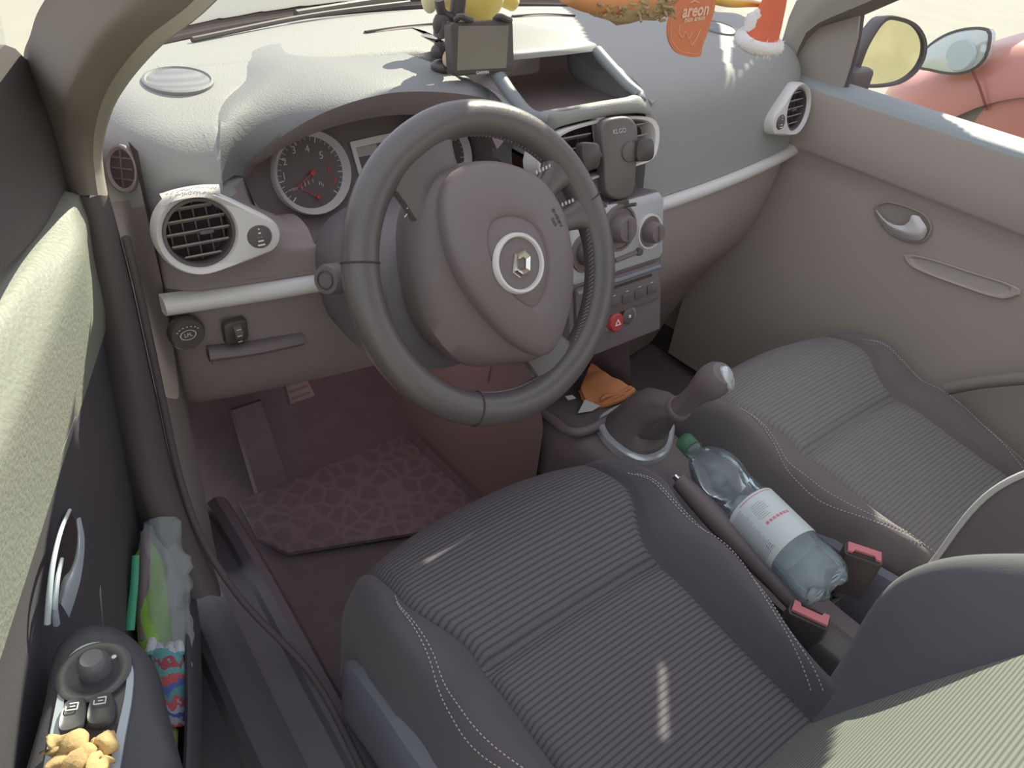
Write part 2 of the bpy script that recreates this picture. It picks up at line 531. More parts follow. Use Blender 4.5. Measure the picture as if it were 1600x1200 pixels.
# ---- round air vents with the teardrop bezel
def side_vent(mir):
    s = -1 if not mir else 1
    o = at(310, 362, y=.232) if s < 0 else at(1239, 170, y=.236)
    # frame: faces the rear of the cabin, tipped slightly up and towards the corner
    ez = V((s * .10, -.98, .18)).normalized(); ex = V((1, 0, 0)); ex = (ex - ez * ex.dot(ez)).normalized(); ey = ez.cross(ex)
    inner = []; outer = []
    R0, R1 = .0400, .0505
    tip = -s
    n = 64
    # outline: hull of the big circle and a small circle at the dial, towards the middle of the car
    dc = (tip * .071, -.0165) ; dr = .0225
    def hull(Rb, rd):
        pts = []
        for i in range(n):
            a = 2 * PI * i / n
            d = (math.cos(a), math.sin(a))
            best = max(Rb, d[0] * dc[0] + d[1] * dc[1] + rd)
            pts.append((d, best))
        # support function to boundary
        out = []
        for i in range(n):
            a = 2 * PI * i / n
            h = pts[i][1]; h1 = (pts[(i + 1) % n][1] - pts[i - 1][1]) / (4 * PI / n)
            out.append((h * math.cos(a) - h1 * math.sin(a), h * math.sin(a) + h1 * math.cos(a)))
        return out
    ho = hull(R1, dr)
    P = lambda x, y, h: o + ex * x + ey * y + ez * h
    rings = [[P(x, y, -.012) for x, y in ho], [P(x, y, .004) for x, y in ho], [P(x * .97, y * .97, .010) for x, y in ho]]
    # inner edge: circle
    ci = [(math.cos(2 * PI * i / n), math.sin(2 * PI * i / n)) for i in range(n)]
    hm = []
    for (x, y), (c, d) in zip(ho, ci):
        hm.append(P((x * .5 + c * R0 * .56), (y * .5 + d * R0 * .56), .013))
    rings.append(hm)
    rings.append([P(c * (R0 + .003), d * (R0 + .003), .011) for c, d in ci]); rings.append([P(c * R0, d * R0, .004) for c, d in ci]); rings.append([P(c * R0, d * R0, -.014) for c, d in ci])
    bz = mesh('air_vent', [p for r in rings for p in r], grid_faces(len(rings), n, True), M['silver'], DB, auto=50)
    tag(bz, 'round air vent in a silver teardrop bezel')
    # ring + slats
    m2 = MB()
    m2.add(*lathe([(R0, -.01), (R0 + .0005, .007), (R0 - .003, .008), (R0 - .004, -.02)], o, ez, ey, 40, cap=False))
    m2.build('vent_ring', M['dark'], bz)
    MB().add(*lathe([(R0, -.022), (.0001, -.022)], o, ez, ey, 32, cap=False)).build('vent_cavity', M['hole'], bz)
    for k in range(5):
        y = (k - 2) * .0145
        hw = math.sqrt(max(.0, (R0 - .004) ** 2 - y * y))
        MB().add(*box(P(0, y, -.002), ex, (ey * .5 + ez).normalized(), (ey - ez * .5).normalized(), 2 * hw, .011, .0019, .0008)).build('slat', M['slat'], bz)
    m2 = MB()
    for k in range(-2, 3):
        x = k * .0148; hh = math.sqrt(max(0, (R0 - .005) ** 2 - x * x))
        m2.add(*box(P(x, 0, -.011), ez, ey, ex, .010, 2 * hh, .0018, .0008))
    m2.build('vertical_vanes', M['dark'], bz)
    MB().add(*box(P(tip * .008, 0, .006), ex, ey, ez, .017, .005, .005, .002)).build('vent_tab', M['dark'], bz)
    # thumb wheel
    w = MB(); c = P(dc[0] * .93, dc[1] * .93, .006)
    w.add(*lathe([(.0155, -.004), (.0155, .005), (.0135, .008), (.0001, .0095)], c, ez, ey, 28))
    wo = w.build('thumb_wheel', M['dark'], bz)
    w = MB()
    for k in range(5):
        w.add(*box(c + ey * (.0098 - .0049 * k) + ez * .0088, ex, ey, ez, .0018 + .0018 * k, .0018, .001, .0005))
    w.build('wheel_markings', M['white'], wo)
    return bz
side_vent(False); side_vent(True)

# side demister vent on the left end
o, ez = hit(193, 264, .001); ex = V((.2, -.35, 0)); ex = (V((.75, -.55, 0)) - ez * V((.75, -.55, 0)).dot(ez)).normalized(); ey = ez.cross(ex)
dv = MB().add(*lathe([(1.05, -.02), (1.05, .004), (.95, .006), (.85, .002)], o, ez, ey, 32, cap=False, sx=.017, sy=.034))
dv = MB()
def ell(o, ex, ey, ez, prof, rx, ry, n=32):
    v = []
    for k, h in prof:
        for j in range(n):
            a = 2 * PI * j / n
            v.append(o + ex * (math.cos(a) * rx * k) + ey * (math.sin(a) * ry * k) + ez * h)
    return v, grid_faces(len(prof), n, True)
dvo = MB().add(*ell(o, ex, ey, ez, [(1.1, -.006), (1.1, .003), (1, .004), (.86, .001), (.84, -.012)], .020, .025)).build('demister_vent', M['dash_low'], DB)
MB().add(*ell(o, ex, ey, ez, [(.86, .0012), (.001, .0012)], .020, .025)).build('vent_cavity', M['hole'], dvo)
for k in (-1, 0, 1):
    MB().add(*box(o + ey * (k * .012), ex, (ez + ey * .4).normalized(), ez.cross(ex).normalized(), .030, .004, .0018, .0006)).build('slat', M['dark'], dvo)
MB().add(*box(o, ey, ez, ex, .042, .005, .0018, .0006)).build('slat', M['dark'], dvo)

# speaker grilles on the top corners
for s, px, py in ((-1, 279, 127), (1, 1120, 44)):
    c, ez = hit(px, py, .001)
    ex = V((1, s * -.25, 0)); ex = (ex - ez * ex.dot(ez)).normalized(); ey = ez.cross(ex)
    g = MB().add(*ell(c, ex, ey, ez, [(1.10, -.012), (1.08, .002), (1.0, .003), (.95, .001)], .039, .039)).build('speaker_grille', M['hood'], DB)
    MB().add(*ell(c, ex, ey, ez, [(.96, .001), (.7, .0025), (.001, .003)], .039, .039)).build('grille_mesh', M['grille'], g)

# demister slots on the top
for pts in ([(570, 52), (620, 45), (690, 38)], [(800, 27), (850, 24), (898, 26)]):
    cc = [hit(px, py, .0005)[0] for px, py in pts]
    a = MB().add(*tube(cc, lambda t: .0075 * (math.sin(PI * min(max(t, .06), .94)) ** .4), 10, 14, flat=.35))
    b = a.build('demister_slot', M['recess'], DB)
    MB().add(*tube([p + V((0, -.001, .0022)) for p in cc], .003, 8, 14, flat=.4)).build('slot_opening', M['hole'], b)

# ---- instrument hood
lip = [at(380, 277, y=.328), at(385, 262, y=.322), at(400, 246, y=.312), at(450, 207, y=.302), at(520, 170, y=.296), at(600, 147, y=.292), at(660, 143, y=.290), at(720, 147, y=.286), at(765, 157, y=.282), at(783, 175, y=.282), at(790, 215, y=.286), at(790, 262, y=.292)]
def zfull(x, y):
    return min(spline(full(x), 80), key=lambda p: abs(p.y - y) + (0 if p.z > .74 else 1)).z
back = [at(336, 300, y=.262)] + [V((x, y + .004, zfull(x, y + .004) + .0025)) for x, y in YC[1:-1]] + [V((-.445, .425, zfull(-.445, .425) + .004)), V((-.40, .455, .8675)), at(500, 84, z=.861), at(590, 83, z=.860), at(650, 96, z=.859), at(715, 118, z=.855), at(768, 142, z=.845), at(795, 180, z=.81), at(800, 262, z=.73)]
L_, B_ = spline(lip, 40), spline(back, 40)
def bulge(a, b, t, k): return a.lerp(b, t) + V((0, 0, 1)) * k * math.sin(PI * t)
crest = [bulge(a, b, .30, .010) for a, b in zip(L_, B_)]
crest2 = [bulge(a, b, .7, .008) for a, b in zip(L_, B_)]
below = [p + V((-.020, .012, -.012)).lerp(V((0, .05, .002)), sstep(9, 17, i)) for i, p in enumerate(B_)]
v, f = loft([[p + V((0, .006, -.003)) for p in L_], L_, [a.lerp(b, .06) + V((0, -.001, .003)) for a, b in zip(L_, B_)], crest, crest2, B_, below], 60)
hd = mesh('instrument_hood', v, f, M['hood'], DB, auto=60)
# inside of the hood, opening loop
lowrim = [at(380, 277, y=.328), at(393, 312, y=.312), at(425, 346, y=.300), at(475, 363, y=.294), at(545, 358, y=.290), at(620, 350, y=.286), at(700, 342, y=.282), at(770, 320, y=.282), at(790, 262, y=.292)]
PN = V((0, -.95, .30)).normalized(); PX = V((1, 0, 0)); PY = PN.cross(PX)
PC = V((-.325, .372, .735))
def onp(px, py, d=0): return at_plane(px, py, PC + PN * d, PN)
TC = onp(485, 270)
topin = []
for p in L_:
    q = p - PC; q = q - PN * q.dot(PN); topin.append(PC + q * .96)
fl_ = [p + V((.012 * (1 - i / 20) if i < 20 else -.008 * (i / 20 - 1), .008, -.034 * math.sin(PI * min(1, (i + 2) / 24) * .5))) for i, p in enumerate(L_)]
v, f = loft([L_, [p.lerp(q, .5) + V((0, -.002, 0)) for p, q in zip(L_, fl_)], fl_, [p.lerp(q, .5) + V((0, 0, -.002)) for p, q in zip(fl_, topin)], topin], 60)
MB().add(v, f).build('hood_lining', M['recess'], hd)
lr = spline(lowrim, 40)
lrin = []
for p in lr:
    q = p - PC; q = q - PN * q.dot(PN); lrin.append(PC + q * .93)
face = [V((p.x, yf(p.x) + .006, .660)) for p in lr]
v, f = loft([lrin, [p.lerp(q, .45) for p, q in zip(lr, lrin)], lr, [p.lerp(q, .08) + V((0, -.004, .0)) for p, q in zip(lr, face)], face], 50)
MB().add(v, f).build('dial_surround', M['recess'], DB)
# instrument cluster
IC = slab([(-.225, -.10), (.225, -.10), (.225, .04), (.16, .09), (-.16, .09), (-.225, .04)], PC - PN * .004, PX, PY, PN, .004)
ic = MB().add(*IC).build('instrument_cluster', M['cluster'], DB, smooth=False)
def gauge(c, R, name, first):
    n = 48
    g = MB().add(*lathe([(R * 1.02, -.002), (R, .012), (R * .985, .013), (R * .86, .002), (R * .84, .001)], c, PN, PY, n, cap=False)).build(name, M['silver'], ic)
    MB().add(*lathe([(R * .86, .0015), (.0001, .0015)], c, PN, PY, n, cap=False)).build('dial_face', M['dialface'], g)
    tk = MB()
    nt = 29
    for k in range(nt):
        a = math.radians(225 - 270 * k / (nt - 1)) if first else math.radians(225 - 270 * k / (nt - 1))
        L = .0075 if k % 4 == 0 else .005
        d = PX * math.cos(a) + PY * math.sin(a); e = PN.cross(d)
        tk.add(*box(c + d * (R * .845 - L / 2) + PN * .0022, d, e, PN, L, .0016 if k % 4 == 0 else .0008, .0006, .0002))
    tk.build('dial_ticks', M['grey_print'], g)
    return g
tach = gauge(TC, .0585, 'rev_counter', True)
TC2 = onp(684, 247)
spd = gauge(TC2, .0585, 'speed_dial', False)
mbn = MB(); mbr = MB()
for k, (px, py) in enumerate([(444, 276), (445, 253), (459, 235), (480, 233), (502, 243)]):
    p = onp(px, py, .0025)
    (mbn).add(*text('n', str(k + 1), p, PX, PY, .0145, None, None))
mbn.add(*text('n', 'x1000', onp(458, 296, .0025), PX, PY, .0055, None, None))
mbr.add(*text('n', '6', onp(515, 264, .0025), PX, PY, .0145, None, None))
mbr.add(*text('n', '7', onp(523, 284, .0025), PX, PY, .0145, None, None))
mbn.build('dial_numbers', M['grey_print'], tach, smooth=False)
mbr.build('red_zone_numbers', M['red_print'], tach, smooth=False)
def needle(parent, a, b, r, m):
    w = MB(); w.add(*tube([a, b], (r, r * .4), 6)); w.add(*lathe([(r * 3.4, -.001), (r * 3.2, .003), (.0001, .0035)], a, PN, PY, 16))
    return w.build('needle', m, parent)
needle(tach, TC + PN * .006, onp(456, 303, .006), .0011, M['red_print'])
needle(tach, onp(497, 308, .005), onp(471, 294, .005), .0008, M['red_print'])
w = MB()
for px, py in ((472, 294), (477, 288), (482, 285), (489, 283), (499, 286), (502, 287), (505, 289)):
    w.add(*box(onp(px, py, .003), PX, PY, PN, .001, .0055, .0005, .0002))
w.build('temperature_marks', M['grey_print'], tach)
# centre display between the dials
fr = [onp(545, 222), onp(588, 212), onp(620, 206), onp(628, 296), onp(566, 296)]
fi = [onp(554, 231), onp(590, 223), onp(612, 218), onp(618, 287), onp(570, 287)]
n5 = 5
dsp = mesh('trip_display', [p + PN * .001 for p in fr] + [p + PN * .004 for p in fr] + [p + PN * .004 for p in fi] + [p + PN * .002 for p in fi], grid_faces(4, 5, True), M['silver'], ic, smooth=False)
mesh('display_screen', [p + PN * .0022 for p in fi], [(0, 1, 2, 3, 4)], M['dark'], dsp, smooth=False)
mesh('display_lit_band', [onp(555, 232, .003), onp(588, 225, .003), onp(591, 240, .003), onp(558, 246, .003)], [(0, 1, 2, 3)], M['lcd'], dsp, smooth=False)
# cowl over the speed dial
MB().add(*lathe([(.072, .0), (.074, .030), (.070, .030), (.068, .0)], TC2, PN, PY, 40, cap=False)).build('dial_cowl', M['recess'], ic)

# ---- centre: display hood, pocket, vents, climate stack
hf = [at(796, 88, z=.878), at(830, 84, z=.880), at(880, 79, z=.881), at(915, 75, z=.879), at(933, 73, z=.872)]
hf = [V((-.130, .318, .868))] + hf[0:]
hb_ = [V((-.14, .50, .866)), V((-.10, .51, .870)), V((-.03, .515, .872)), V((.05, .51, .872)), V((.11, .49, .868)), V((.125, .45, .858))]
A, Bk = spline(hf, 24), spline(hb_, 24)
Cm = [a.lerp(b, .5) + V((0, 0, .008)) for a, b in zip(A, Bk)]
und = [p + V((0, .012, -.010)) for p in A]
und2 = [p + V((0, .10, -.018)) for p in A]
v, f = loft([und2, und, [p + V((0, -.002, -.006)) for p in A], [p + V((0, 0, .001)) for p in A], [p.lerp(q, .12) + V((0, 0, .003)) for p, q in zip(A, Cm)], Cm, Bk, [p + V((0, .03, -.03)) for p in Bk]], 30)
dh = mesh('display_hood', v, f, mat('display_hood_plastic', (.26, .255, .245, 1), .42, grain=420, gstr=.08), DB, auto=70)
# pocket tray
m2 = MB()
fl = [[at(842, 182, y=.226), at(870, 174, y=.212), at(920, 166, y=.203), at(970, 157, y=.197), at(998, 151, y=.200)],
      [V((-.12, .245, .806)), V((-.06, .24, .806)), V((.02, .235, .806)), V((.08, .235, .806)), V((.10, .24, .810))],
      [V((-.115, .31, .800)), V((-.06, .32, .800)), V((.02, .32, .800)), V((.07, .32, .800)), V((.098, .32, .806))],
      [V((-.115, .395, .812)), V((-.06, .40, .812)), V((.02, .40, .812)), V((.07, .40, .812)), V((.10, .39, .815))],
      [V((-.115, .415, .86)), V((-.06, .42, .86)), V((.02, .42, .86)), V((.07, .42, .86)), V((.10, .41, .86))]]
v, f = loft(fl, 20, 24)
pk = mesh('storage_pocket', v, f, M['recess'], DB)
# rails either side of the pocket
for side in (-1, 1):
    if side < 0:
        c = [V((-.128, .330, .868)), V((-.130, .295, .852)), V((-.131, .262, .836)), V((-.130, .222, .822)), V((-.11, .208, .816))]
    else:
        c = [at(932, 80, z=.868), at(950, 100, z=.856), at(980, 132, z=.838), at(1001, 152, z=.826), at(985, 160, z=.818)]
    MB().add(*tube(c, (.012, .010), 12, 18, flat=.8)).build('pocket_rail', mat('pocket_rail_plastic', (.20, .215, .235, 1), .42), pk)
mb = MB()
for side, xx in ((-1, -.128), (1, .112)):
    MB().add([V((xx, .205, .815)), V((xx, .34, .868)), V((xx, .47, .866)), V((xx, .47, .76)), V((xx, .2, .76)), V((xx * 1.18, .215, .815)), V((xx * 1.18, .33, .852)), V((xx * 1.18, .47, .862))], [(0, 1, 2, 3, 4), (0, 5, 6, 1), (1, 6, 7, 2)]).build('pocket_cheek', M['dash'], pk, smooth=False)
sd_r = [[V((.10, .42, .866)), at(930, 80, y=.315), at(950, 100, y=.285), at(978, 130, y=.245), at(998, 150, y=.212), at(1008, 172, y=.202), at(1010, 200, y=.205)],
        [V((.128, .42, .862)), at(936, 78, y=.318), at(957, 97, y=.290), at(1001, 132, y=.252), at(1017, 159, y=.226), at(1026, 189, y=.206), at(1028, 220, y=.206)]]
sd_r.append([p + V((.014, .06, -.025)) for p in sd_r[1]])
v, f = loft([sd_r[0], [a.lerp(b, .5) + V((.001, -.002, .003)) for a, b in zip(sd_r[0], sd_r[1])], sd_r[1], sd_r[2]], 30, 16)
MB().add(v, f).build('pocket_flank', M['dash'], pk)
sd_l = [[V((-.132, .43, .866)), V((-.133, .330, .868)), V((-.136, .295, .850)), V((-.137, .262, .834)), V((-.138, .222, .820))], [V((-.165, .43, .862)), V((-.170, .34, .845)), V((-.172, .30, .822)), V((-.172, .27, .80)), V((-.17, .24, .77))]]
v, f = loft([sd_l[0], [a.lerp(b, .5) + V((.0, -.002, .003)) for a, b in zip(*sd_l)], sd_l[1]], 24, 10)
MB().add(v, f).build('pocket_flank', M['dash_low'], pk)
# radio display at the back of the pocket
MB().add(*box(V((-.045, .392, .838)), X, V((0, .25, .97)).normalized(), V((0, -.97, .25)).normalized(), .145, .034, .012, .006)).build('radio_display', mat('radio_display_glass', (.23, .205, .20, 1), .3), DB)
# padded brow under the pocket
r_a = [at(836, 186, y=.232), at(850, 178, y=.218), at(890, 171, y=.208), at(946, 161, y=.199), at(984, 155, y=.196), at(998, 151, y=.200), at(1012, 158, y=.214)]
r_d = [at(855, 212, y=.226), at(871, 200, y=.210), at(905, 190, y=.203), at(940, 183, y=.198), at(985, 177, y=.193), at(1010, 178, y=.196), at(1021, 184, y=.208)]
r_b = [a.lerp(b, .3) + V((0, -.005, .0)) for a, b in zip(r_a, r_d)]
r_c = [a.lerp(b, .7) + V((0, -.005, .0)) for a, b in zip(r_a, r_d)]
r_e = [p + V((0, .04, -.006)) for p in r_d]
v, f = loft([[p + V((0, .01, .0)) for p in r_a], r_a, r_b, r_c, r_d, r_e], 30, 20)
MB().add(v, f).build('padded_brow', M['dash'], DB)

# centre vent unit: silver bezel with two openings
VO = V((-.002, .188, .768)); VZ = V((0, -.94, .34)).normalized(); VX = X; VY = VZ.cross(VX)
vp = lambda px, py, d=0: at_plane(px, py, VO + VZ * d, VZ)
out = [vp(838, 262), vp(842, 232), vp(868, 208), (vp(905, 194)), vp(950, 184), vp(990, 181), vp(1018, 186), vp(1027, 200), vp(1026, 228), vp(1018, 248), vp(985, 262), vp(940, 275), vp(900, 288), vp(860, 292)]
OUT = spline(out, 56, True)
cc = sum(OUT, V((0, 0, 0))) / 56
r0 = [p - VZ * .03 for p in OUT]; r1 = [p + VZ * .004 for p in OUT]; r2 = [cc + (p - cc) * .965 + VZ * .008 for p in OUT]; r3 = [cc + (p - cc) * .90 + VZ * .007 for p in OUT]; r4 = [cc + (p - cc) * .88 + VZ * .001 for p in OUT]; r5 = [cc + (p - cc) * .88 - VZ * .03 for p in OUT]
cv = mesh('centre_vent', [p for r in (r0, r1, r2, r3, r4, r5) for p in r], grid_faces(6, 56, True), M['silver'], DB)
MB().add([p - VZ * .022 for p in r4] + [cc - VZ * .022], [(i, (i + 1) % 56, 56) for i in range(56)]).build('vent_cavity', M['hole'], cv)
# bar between the openings
MB().add(*box(vp(940, 222, -.003), (VX + VY * .06).normalized(), (VY - VX * .06).normalized(), VZ, .020, .080, .014, .004)).build('vent_divider', M['silver'], cv)
for k in range(4):
    for sx in (-1, 1):
        MB().add(*box(cc + VX * (sx * .062) + VY * (.024 - .017 * k) - VZ * .004, VX, (VZ + VY * .35).normalized(), VX.cross((VZ + VY * .35)).normalized(), .086, .014, .002, .0008)).build('slat', M['slat'], cv)
for sx in (-1, 1):
    m2 = MB()
    for k in range(3): m2.add(*box(cc + VX * (sx * .062 + (k - 1) * .026) - VZ * .014, VZ, VY, VX, .008, .06, .0016, .0005))
    m2.add(*box(cc + VX * (sx * .062) - VZ * .017, VX, VY, VZ, .054, .004, .002, .0005))
    m2.build('vertical_vanes', M['dark'], cv)

# climate stack
SO = V((0, .132, .650)); SZ = V((0, -.97, .243)).normalized(); SX = X; SY = SZ.cross(SX)
sp = lambda px, py, d=0: at_plane(px, py, SO + SZ * d, SZ)
prof = [(-.107, .030), (-.095, .046), (.095, .046), (.107, .030), (.107, -.20), (-.107, -.20)]
stk = MB().add(*slab(prof, SO - SZ * .16, SX, SY, SZ, .16, .004)).build('climate_stack', M['console'], DB)
fas = [(-.105, .030), (-.093, .044), (.093, .044), (.105, .030), (.104, -.058), (.098, -.066), (-.098, -.066), (-.104, -.058)]
fa = MB().add(*slab(fas, SO, SX, SY, SZ, .004, .002)).build('fascia', mat('fascia_silver', (.46, .46, .49, 1), .38, metal=.15), stk)
for i, (kx, ky, R) in enumerate([(-.073, -.020, .030), (0, .004, .036), (.070, -.016, .028)]):
    c = SO + SX * kx + SY * ky + SZ * .004
    rg = MB().add(*lathe([(R * 1.05, -.001), (R * 1.02, .004), (R * .92, .004), (R * .90, .0005), (.0001, .0005)], c, SZ, SY, 36, cap=False)).build('dial_ring', M['silver'] if i == 2 else M['recess'], stk)
    MB().add(*lathe([(R * .90, .001), (.0001, .001)], c, SZ, SY, 36, cap=False)).build('dial_face', M['recess'], rg)
    k = MB().add(*lathe([(R * .66, .001), (R * .60, .018), (R * .52, .022), (.0001, .023)], c, SZ, SY, 28)).build('control_knob', M['pad'], rg)
    MB().add(*box(c + SZ * .0225, SX, SY, SZ, R * .16, R * .9, .004, .001)).build('knob_grip', M['pad_side'], k)
MB().add(*tube([SO + SX * -.01 + SY * -.047 + SZ * .005, SO + SX * .040 + SY * -.044 + SZ * .005], .004, 8)).build('slider_slot', M['recess'], stk)
MB().add(*lathe([(.007, 0), (.006, .006), (.0001, .007)], SO + SX * .044 + SY * -.044 + SZ * .004, SZ, SY, 16)).build('slider_knob', M['dark'], stk)
# radio and switch row
rd = MB().add(*box(SO + SY * -.105 + SZ * .002, SX, SY, SZ, .196, .066, .010, .004)).build('radio_panel', M['pad_side'], stk)
MB().add(*box(SO + SY * -.079 + SZ * .008, SX, SY, SZ, .190, .005, .003, .001)).build('panel_highlight', M['capping_blue'], rd)
MB().add(*box(SO + SY * -.090 + SZ * .0075, SX, SY, SZ, .150, .004, .002, .001)).build('disc_slot', M['hole'], rd)
for k in range(6):
    MB().add(*box(SO + SX * (-.075 + .03 * k) + SY * -.115 + SZ * .008, SX, SY, SZ, .024, .016, .003, .0015)).build('radio_button', M['dark'], rd)
w = MB()
for k in range(6):
    w.add(*box(SO + SX * (-.075 + .03 * k) + SY * -.104 + SZ * .0078, SX, SY, SZ, .006, .0012, .0006, .0002))
w.build('button_marks', M['grey_print'], rd)
hz = sp(960, 503, .004)
hzo = MB().add(*lathe([(.0165, -.006), (.0165, .004), (.014, .007), (.0001, .008)], hz, SZ, SY, 24)).build('hazard_switch', M['red_button'], stk)
hx = lambda a, r: hz + SX * (math.cos(a) * r) + SY * (math.sin(a) * r) + SZ * .0085
tri = [PI / 2, PI / 2 + 2 * PI / 3, PI / 2 + 4 * PI / 3]
MB().add([hx(a, .008) for a in tri] + [hx(a, .0042) for a in tri], [(0, 1, 4, 3), (1, 2, 5, 4), (2, 0, 3, 5)]).build('warning_triangle', M['white'], hzo, smooth=False)
lk = hz + SX * .032 + SY * .002
lko = MB().add(*lathe([(.0145, -.006), (.0145, .002), (.012, .004), (.0001, .004)], lk, SZ, SY, 24)).build('lock_switch', M['dark'], stk)
MB().add(*box(lk + SZ * .0046, SX, SY, SZ, .004, .005, .001, .0004)).build('lock_mark', M['white'], lko)
MB().add(*lathe([(1.15, -.004), (1.15, .001), (1.0, .002), (1.0, -.004)], hz + SX * .016 - SZ * .004, SZ, SY, 32, cap=False, sx=.034, sy=.019)).build('switch_surround', M['chrome'], stk)

# driver's lower controls: headlamp level dial, lamp wheel, shelf lip
c = at(291, 520, y=.246)
ez = V((0, -.99, .1)).normalized(); ey = ez.cross(X) * 1
ld = MB().add(*lathe([(.0225, -.006), (.0225, .003), (.020, .007), (.0001, .007)], c, ez, Z, 28)).build('dimmer_panel', M['black'], DB)
w = MB()
w.add(*lathe([(.0085, .0075), (.0075, .0075)], c, ez, Z, 24, cap=False, sx=1.2, sy=.8))
for k in range(7):
    a = math.radians(30 + 20 * k)
    w.add(*box(c + X * (math.cos(a) * .015) + Z * (math.sin(a) * .011 + .001) + ez * .0078, X, Z, ez, .0022, .0012, .0006, .0002))
for s in (-1, 1): w.add(*lathe([(.0028, .0078), (.0001, .0079)], c + X * s * .013 - Z * .009, ez, Z, 12))
w.add(*text('t', 'LPL', c + ez * .008, X, V((0, .1, 1)), .007, None, None))
w.build('dial_marks', M['grey_print'], ld, smooth=False)
c = at(368, 517, y=.236)
lw = MB().add(*box(c, X, Z, V((0, -1, 0)), .032, .034, .010, .004)).build('lamp_level_wheel', M['black'], DB)
MB().add(*lathe([(.012, -.005), (.012, .005)], c + V((0, -.002, 0)), X, Z, 20)).build('thumb_wheel', M['dark'], lw)
w = MB()
for k in range(3): w.add(*box(c + V((-.0, -.0146 + .001 * abs(k - 1), .009 - .009 * k)), X, Z, V((0, -1, 0)), .006, .0012, .0008, .0003))
w.build('dial_marks', M['grey_print'], lw)
MB().add(*tube([at(325, 553, y=.25), at(400, 543, y=.24), at(470, 528, y=.235)], lambda t: .014, 12, 10, flat=.7)).build('shelf_lip', M['console'], DB)
MB().add(*box(at(420, 505, y=.262), X, Z, V((0, -1, 0)), .17, .085, .006, .004)).build('fuse_cover', M['dash_low'], DB)
# ================================================================ steering wheel
t_ = math.radians(28.54)
WA = V((0, -math.cos(t_), math.sin(t_))); WX = X; WY = V((0, math.sin(t_), math.cos(t_)))
WC = V((-.3568, 0, .7382))
wl = lambda a, b, h=0: WC + WX * a + WY * b + WA * h
SW = empty('steering_wheel', WC, 'black leather three-spoke steering wheel turned to one side, domed airbag hub', 'steering wheel')
RR = .1688
def pol(r, deg, h=0): return wl(r * math.cos(math.radians(deg)), r * math.sin(math.radians(deg)), h)
# rim: swept section, thicker where the thumbs rest
N_ = 120; v = []
for i in range(N_):
    d = 360 * i / N_
    k = 0
    for c0 in (112, 17, -62): k = max(k, math.exp(-((((d - c0 + 180) % 360) - 180) / 16) ** 2))
    rr = .0203 + .0008 * k
    er = V(WX * math.cos(math.radians(d)) + WY * math.sin(math.radians(d)))
    for j in range(16):
        w = 2 * PI * j / 16
        v.append(WC + er * (RR - .002 * k + math.cos(w) * rr) + WA * (math.sin(w) * rr * .95))
mb = MB().add(v, [(i * 16 + j, i * 16 + (j + 1) % 16, ((i + 1) % N_) * 16 + (j + 1) % 16, ((i + 1) % N_) * 16 + j) for i in range(N_) for j in range(16)])
rim = mb.build('rim', M['leather'], SW)
# seams across the rim
for d in (166, 17, -114):
    pts = [WC + (WX * math.cos(math.radians(d)) + WY * math.sin(math.radians(d))) * (RR + math.cos(w) * .0207) + WA * (math.sin(w) * .0197) for w in [2 * PI * j / 24 for j in range(24)]]
    MB().add(*tube(pts, .0011, 6, closed=True)).build('rim_seam', M['hole'], rim)
# stitching on the inner edge
M['rim_thread'] = mat('rim_thread', (.26, .22, .21, 1), .8)
mb = MB()
for d in range(-52, 12, 2):
    er = WX * math.cos(math.radians(d)) + WY * math.sin(math.radians(d)); et = WA.cross(er)
    mb.add(*box(WC + er * (RR - .0200) + WA * .006, (WA + et * .6).normalized(), er, (WA + et * .6).cross(er).normalized(), .009, .0012, .0012, .0004))
mb.build('rim_stitching', M['rim_thread'], rim); mb = MB()
for d in range(44, 96, 2):
    er = WX * math.cos(math.radians(d)) + WY * math.sin(math.radians(d)); et = WA.cross(er)
    mb.add(*box(WC + er * (RR - .0204) + WA * .000, (WA + et * .6).normalized(), er, (WA + et * .6).cross(er).normalized(), .006, .0010, .0012, .0004))
mb.build('rim_stitching', M['rim_thread'], rim); mb = MB()
for d in range(-112, -78, 2):
    er = WX * math.cos(math.radians(d)) + WY * math.sin(math.radians(d)); et = WA.cross(er)
    mb.add(*box(WC + er * (RR - .0204) + WA * .002, (WA + et * .6).normalized(), er, (WA + et * .6).cross(er).normalized(), .005, .0009, .0012, .0004))
mb.build('rim_stitching', M['rim_thread'], rim)
# spokes
def spoke(cs, h0=-.004, h1=-.018, m=M['leather'], nm='spoke'):
    """cs: list of (centre a,b,  half width vector a,b, height, thick)"""
    v = []
    for (a, b, wa, wb, h, th) in cs:
        for j in range(14):
            w = 2 * PI * j / 14
            c_, s_ = math.cos(w), math.sin(w)
            c_ = math.copysign(abs(c_) ** .7, c_); s_ = math.copysign(abs(s_) ** .8, s_)
            v.append(wl(a + wa * c_, b + wb * c_, h + th * s_))
    return MB().add(v, grid_faces(len(cs), 14, True) + [tuple(range(14)), tuple(range((len(cs) - 1) * 14, len(cs) * 14))]).build(nm, m, SW)
def arm(deg, r0, r1, w0, w1, h0, h1, t0=.014, t1=.013, skew=0):
    out = []
    for i in range(7):
        u = i / 6
        dd = deg + skew * (1 - u)
        r = r0 + (r1 - r0) * u
        ww = w0 + (w1 - w0) * u + .016 * max(0, u - .62) / .38
        c, s = math.cos(math.radians(dd)), math.sin(math.radians(dd))
        out.append((r * c, r * s, -s * ww, c * ww, h0 + (h1 - h0) * u, t0 + (t1 - t0) * u))
    return out
s1 = spoke(arm(114, .080, .166, .040, .050, -.006, .002, .013, .013, 8))
s2 = spoke(arm(36, .092, .166, .0145, .018, -.002, .002, .012, .012, 0))
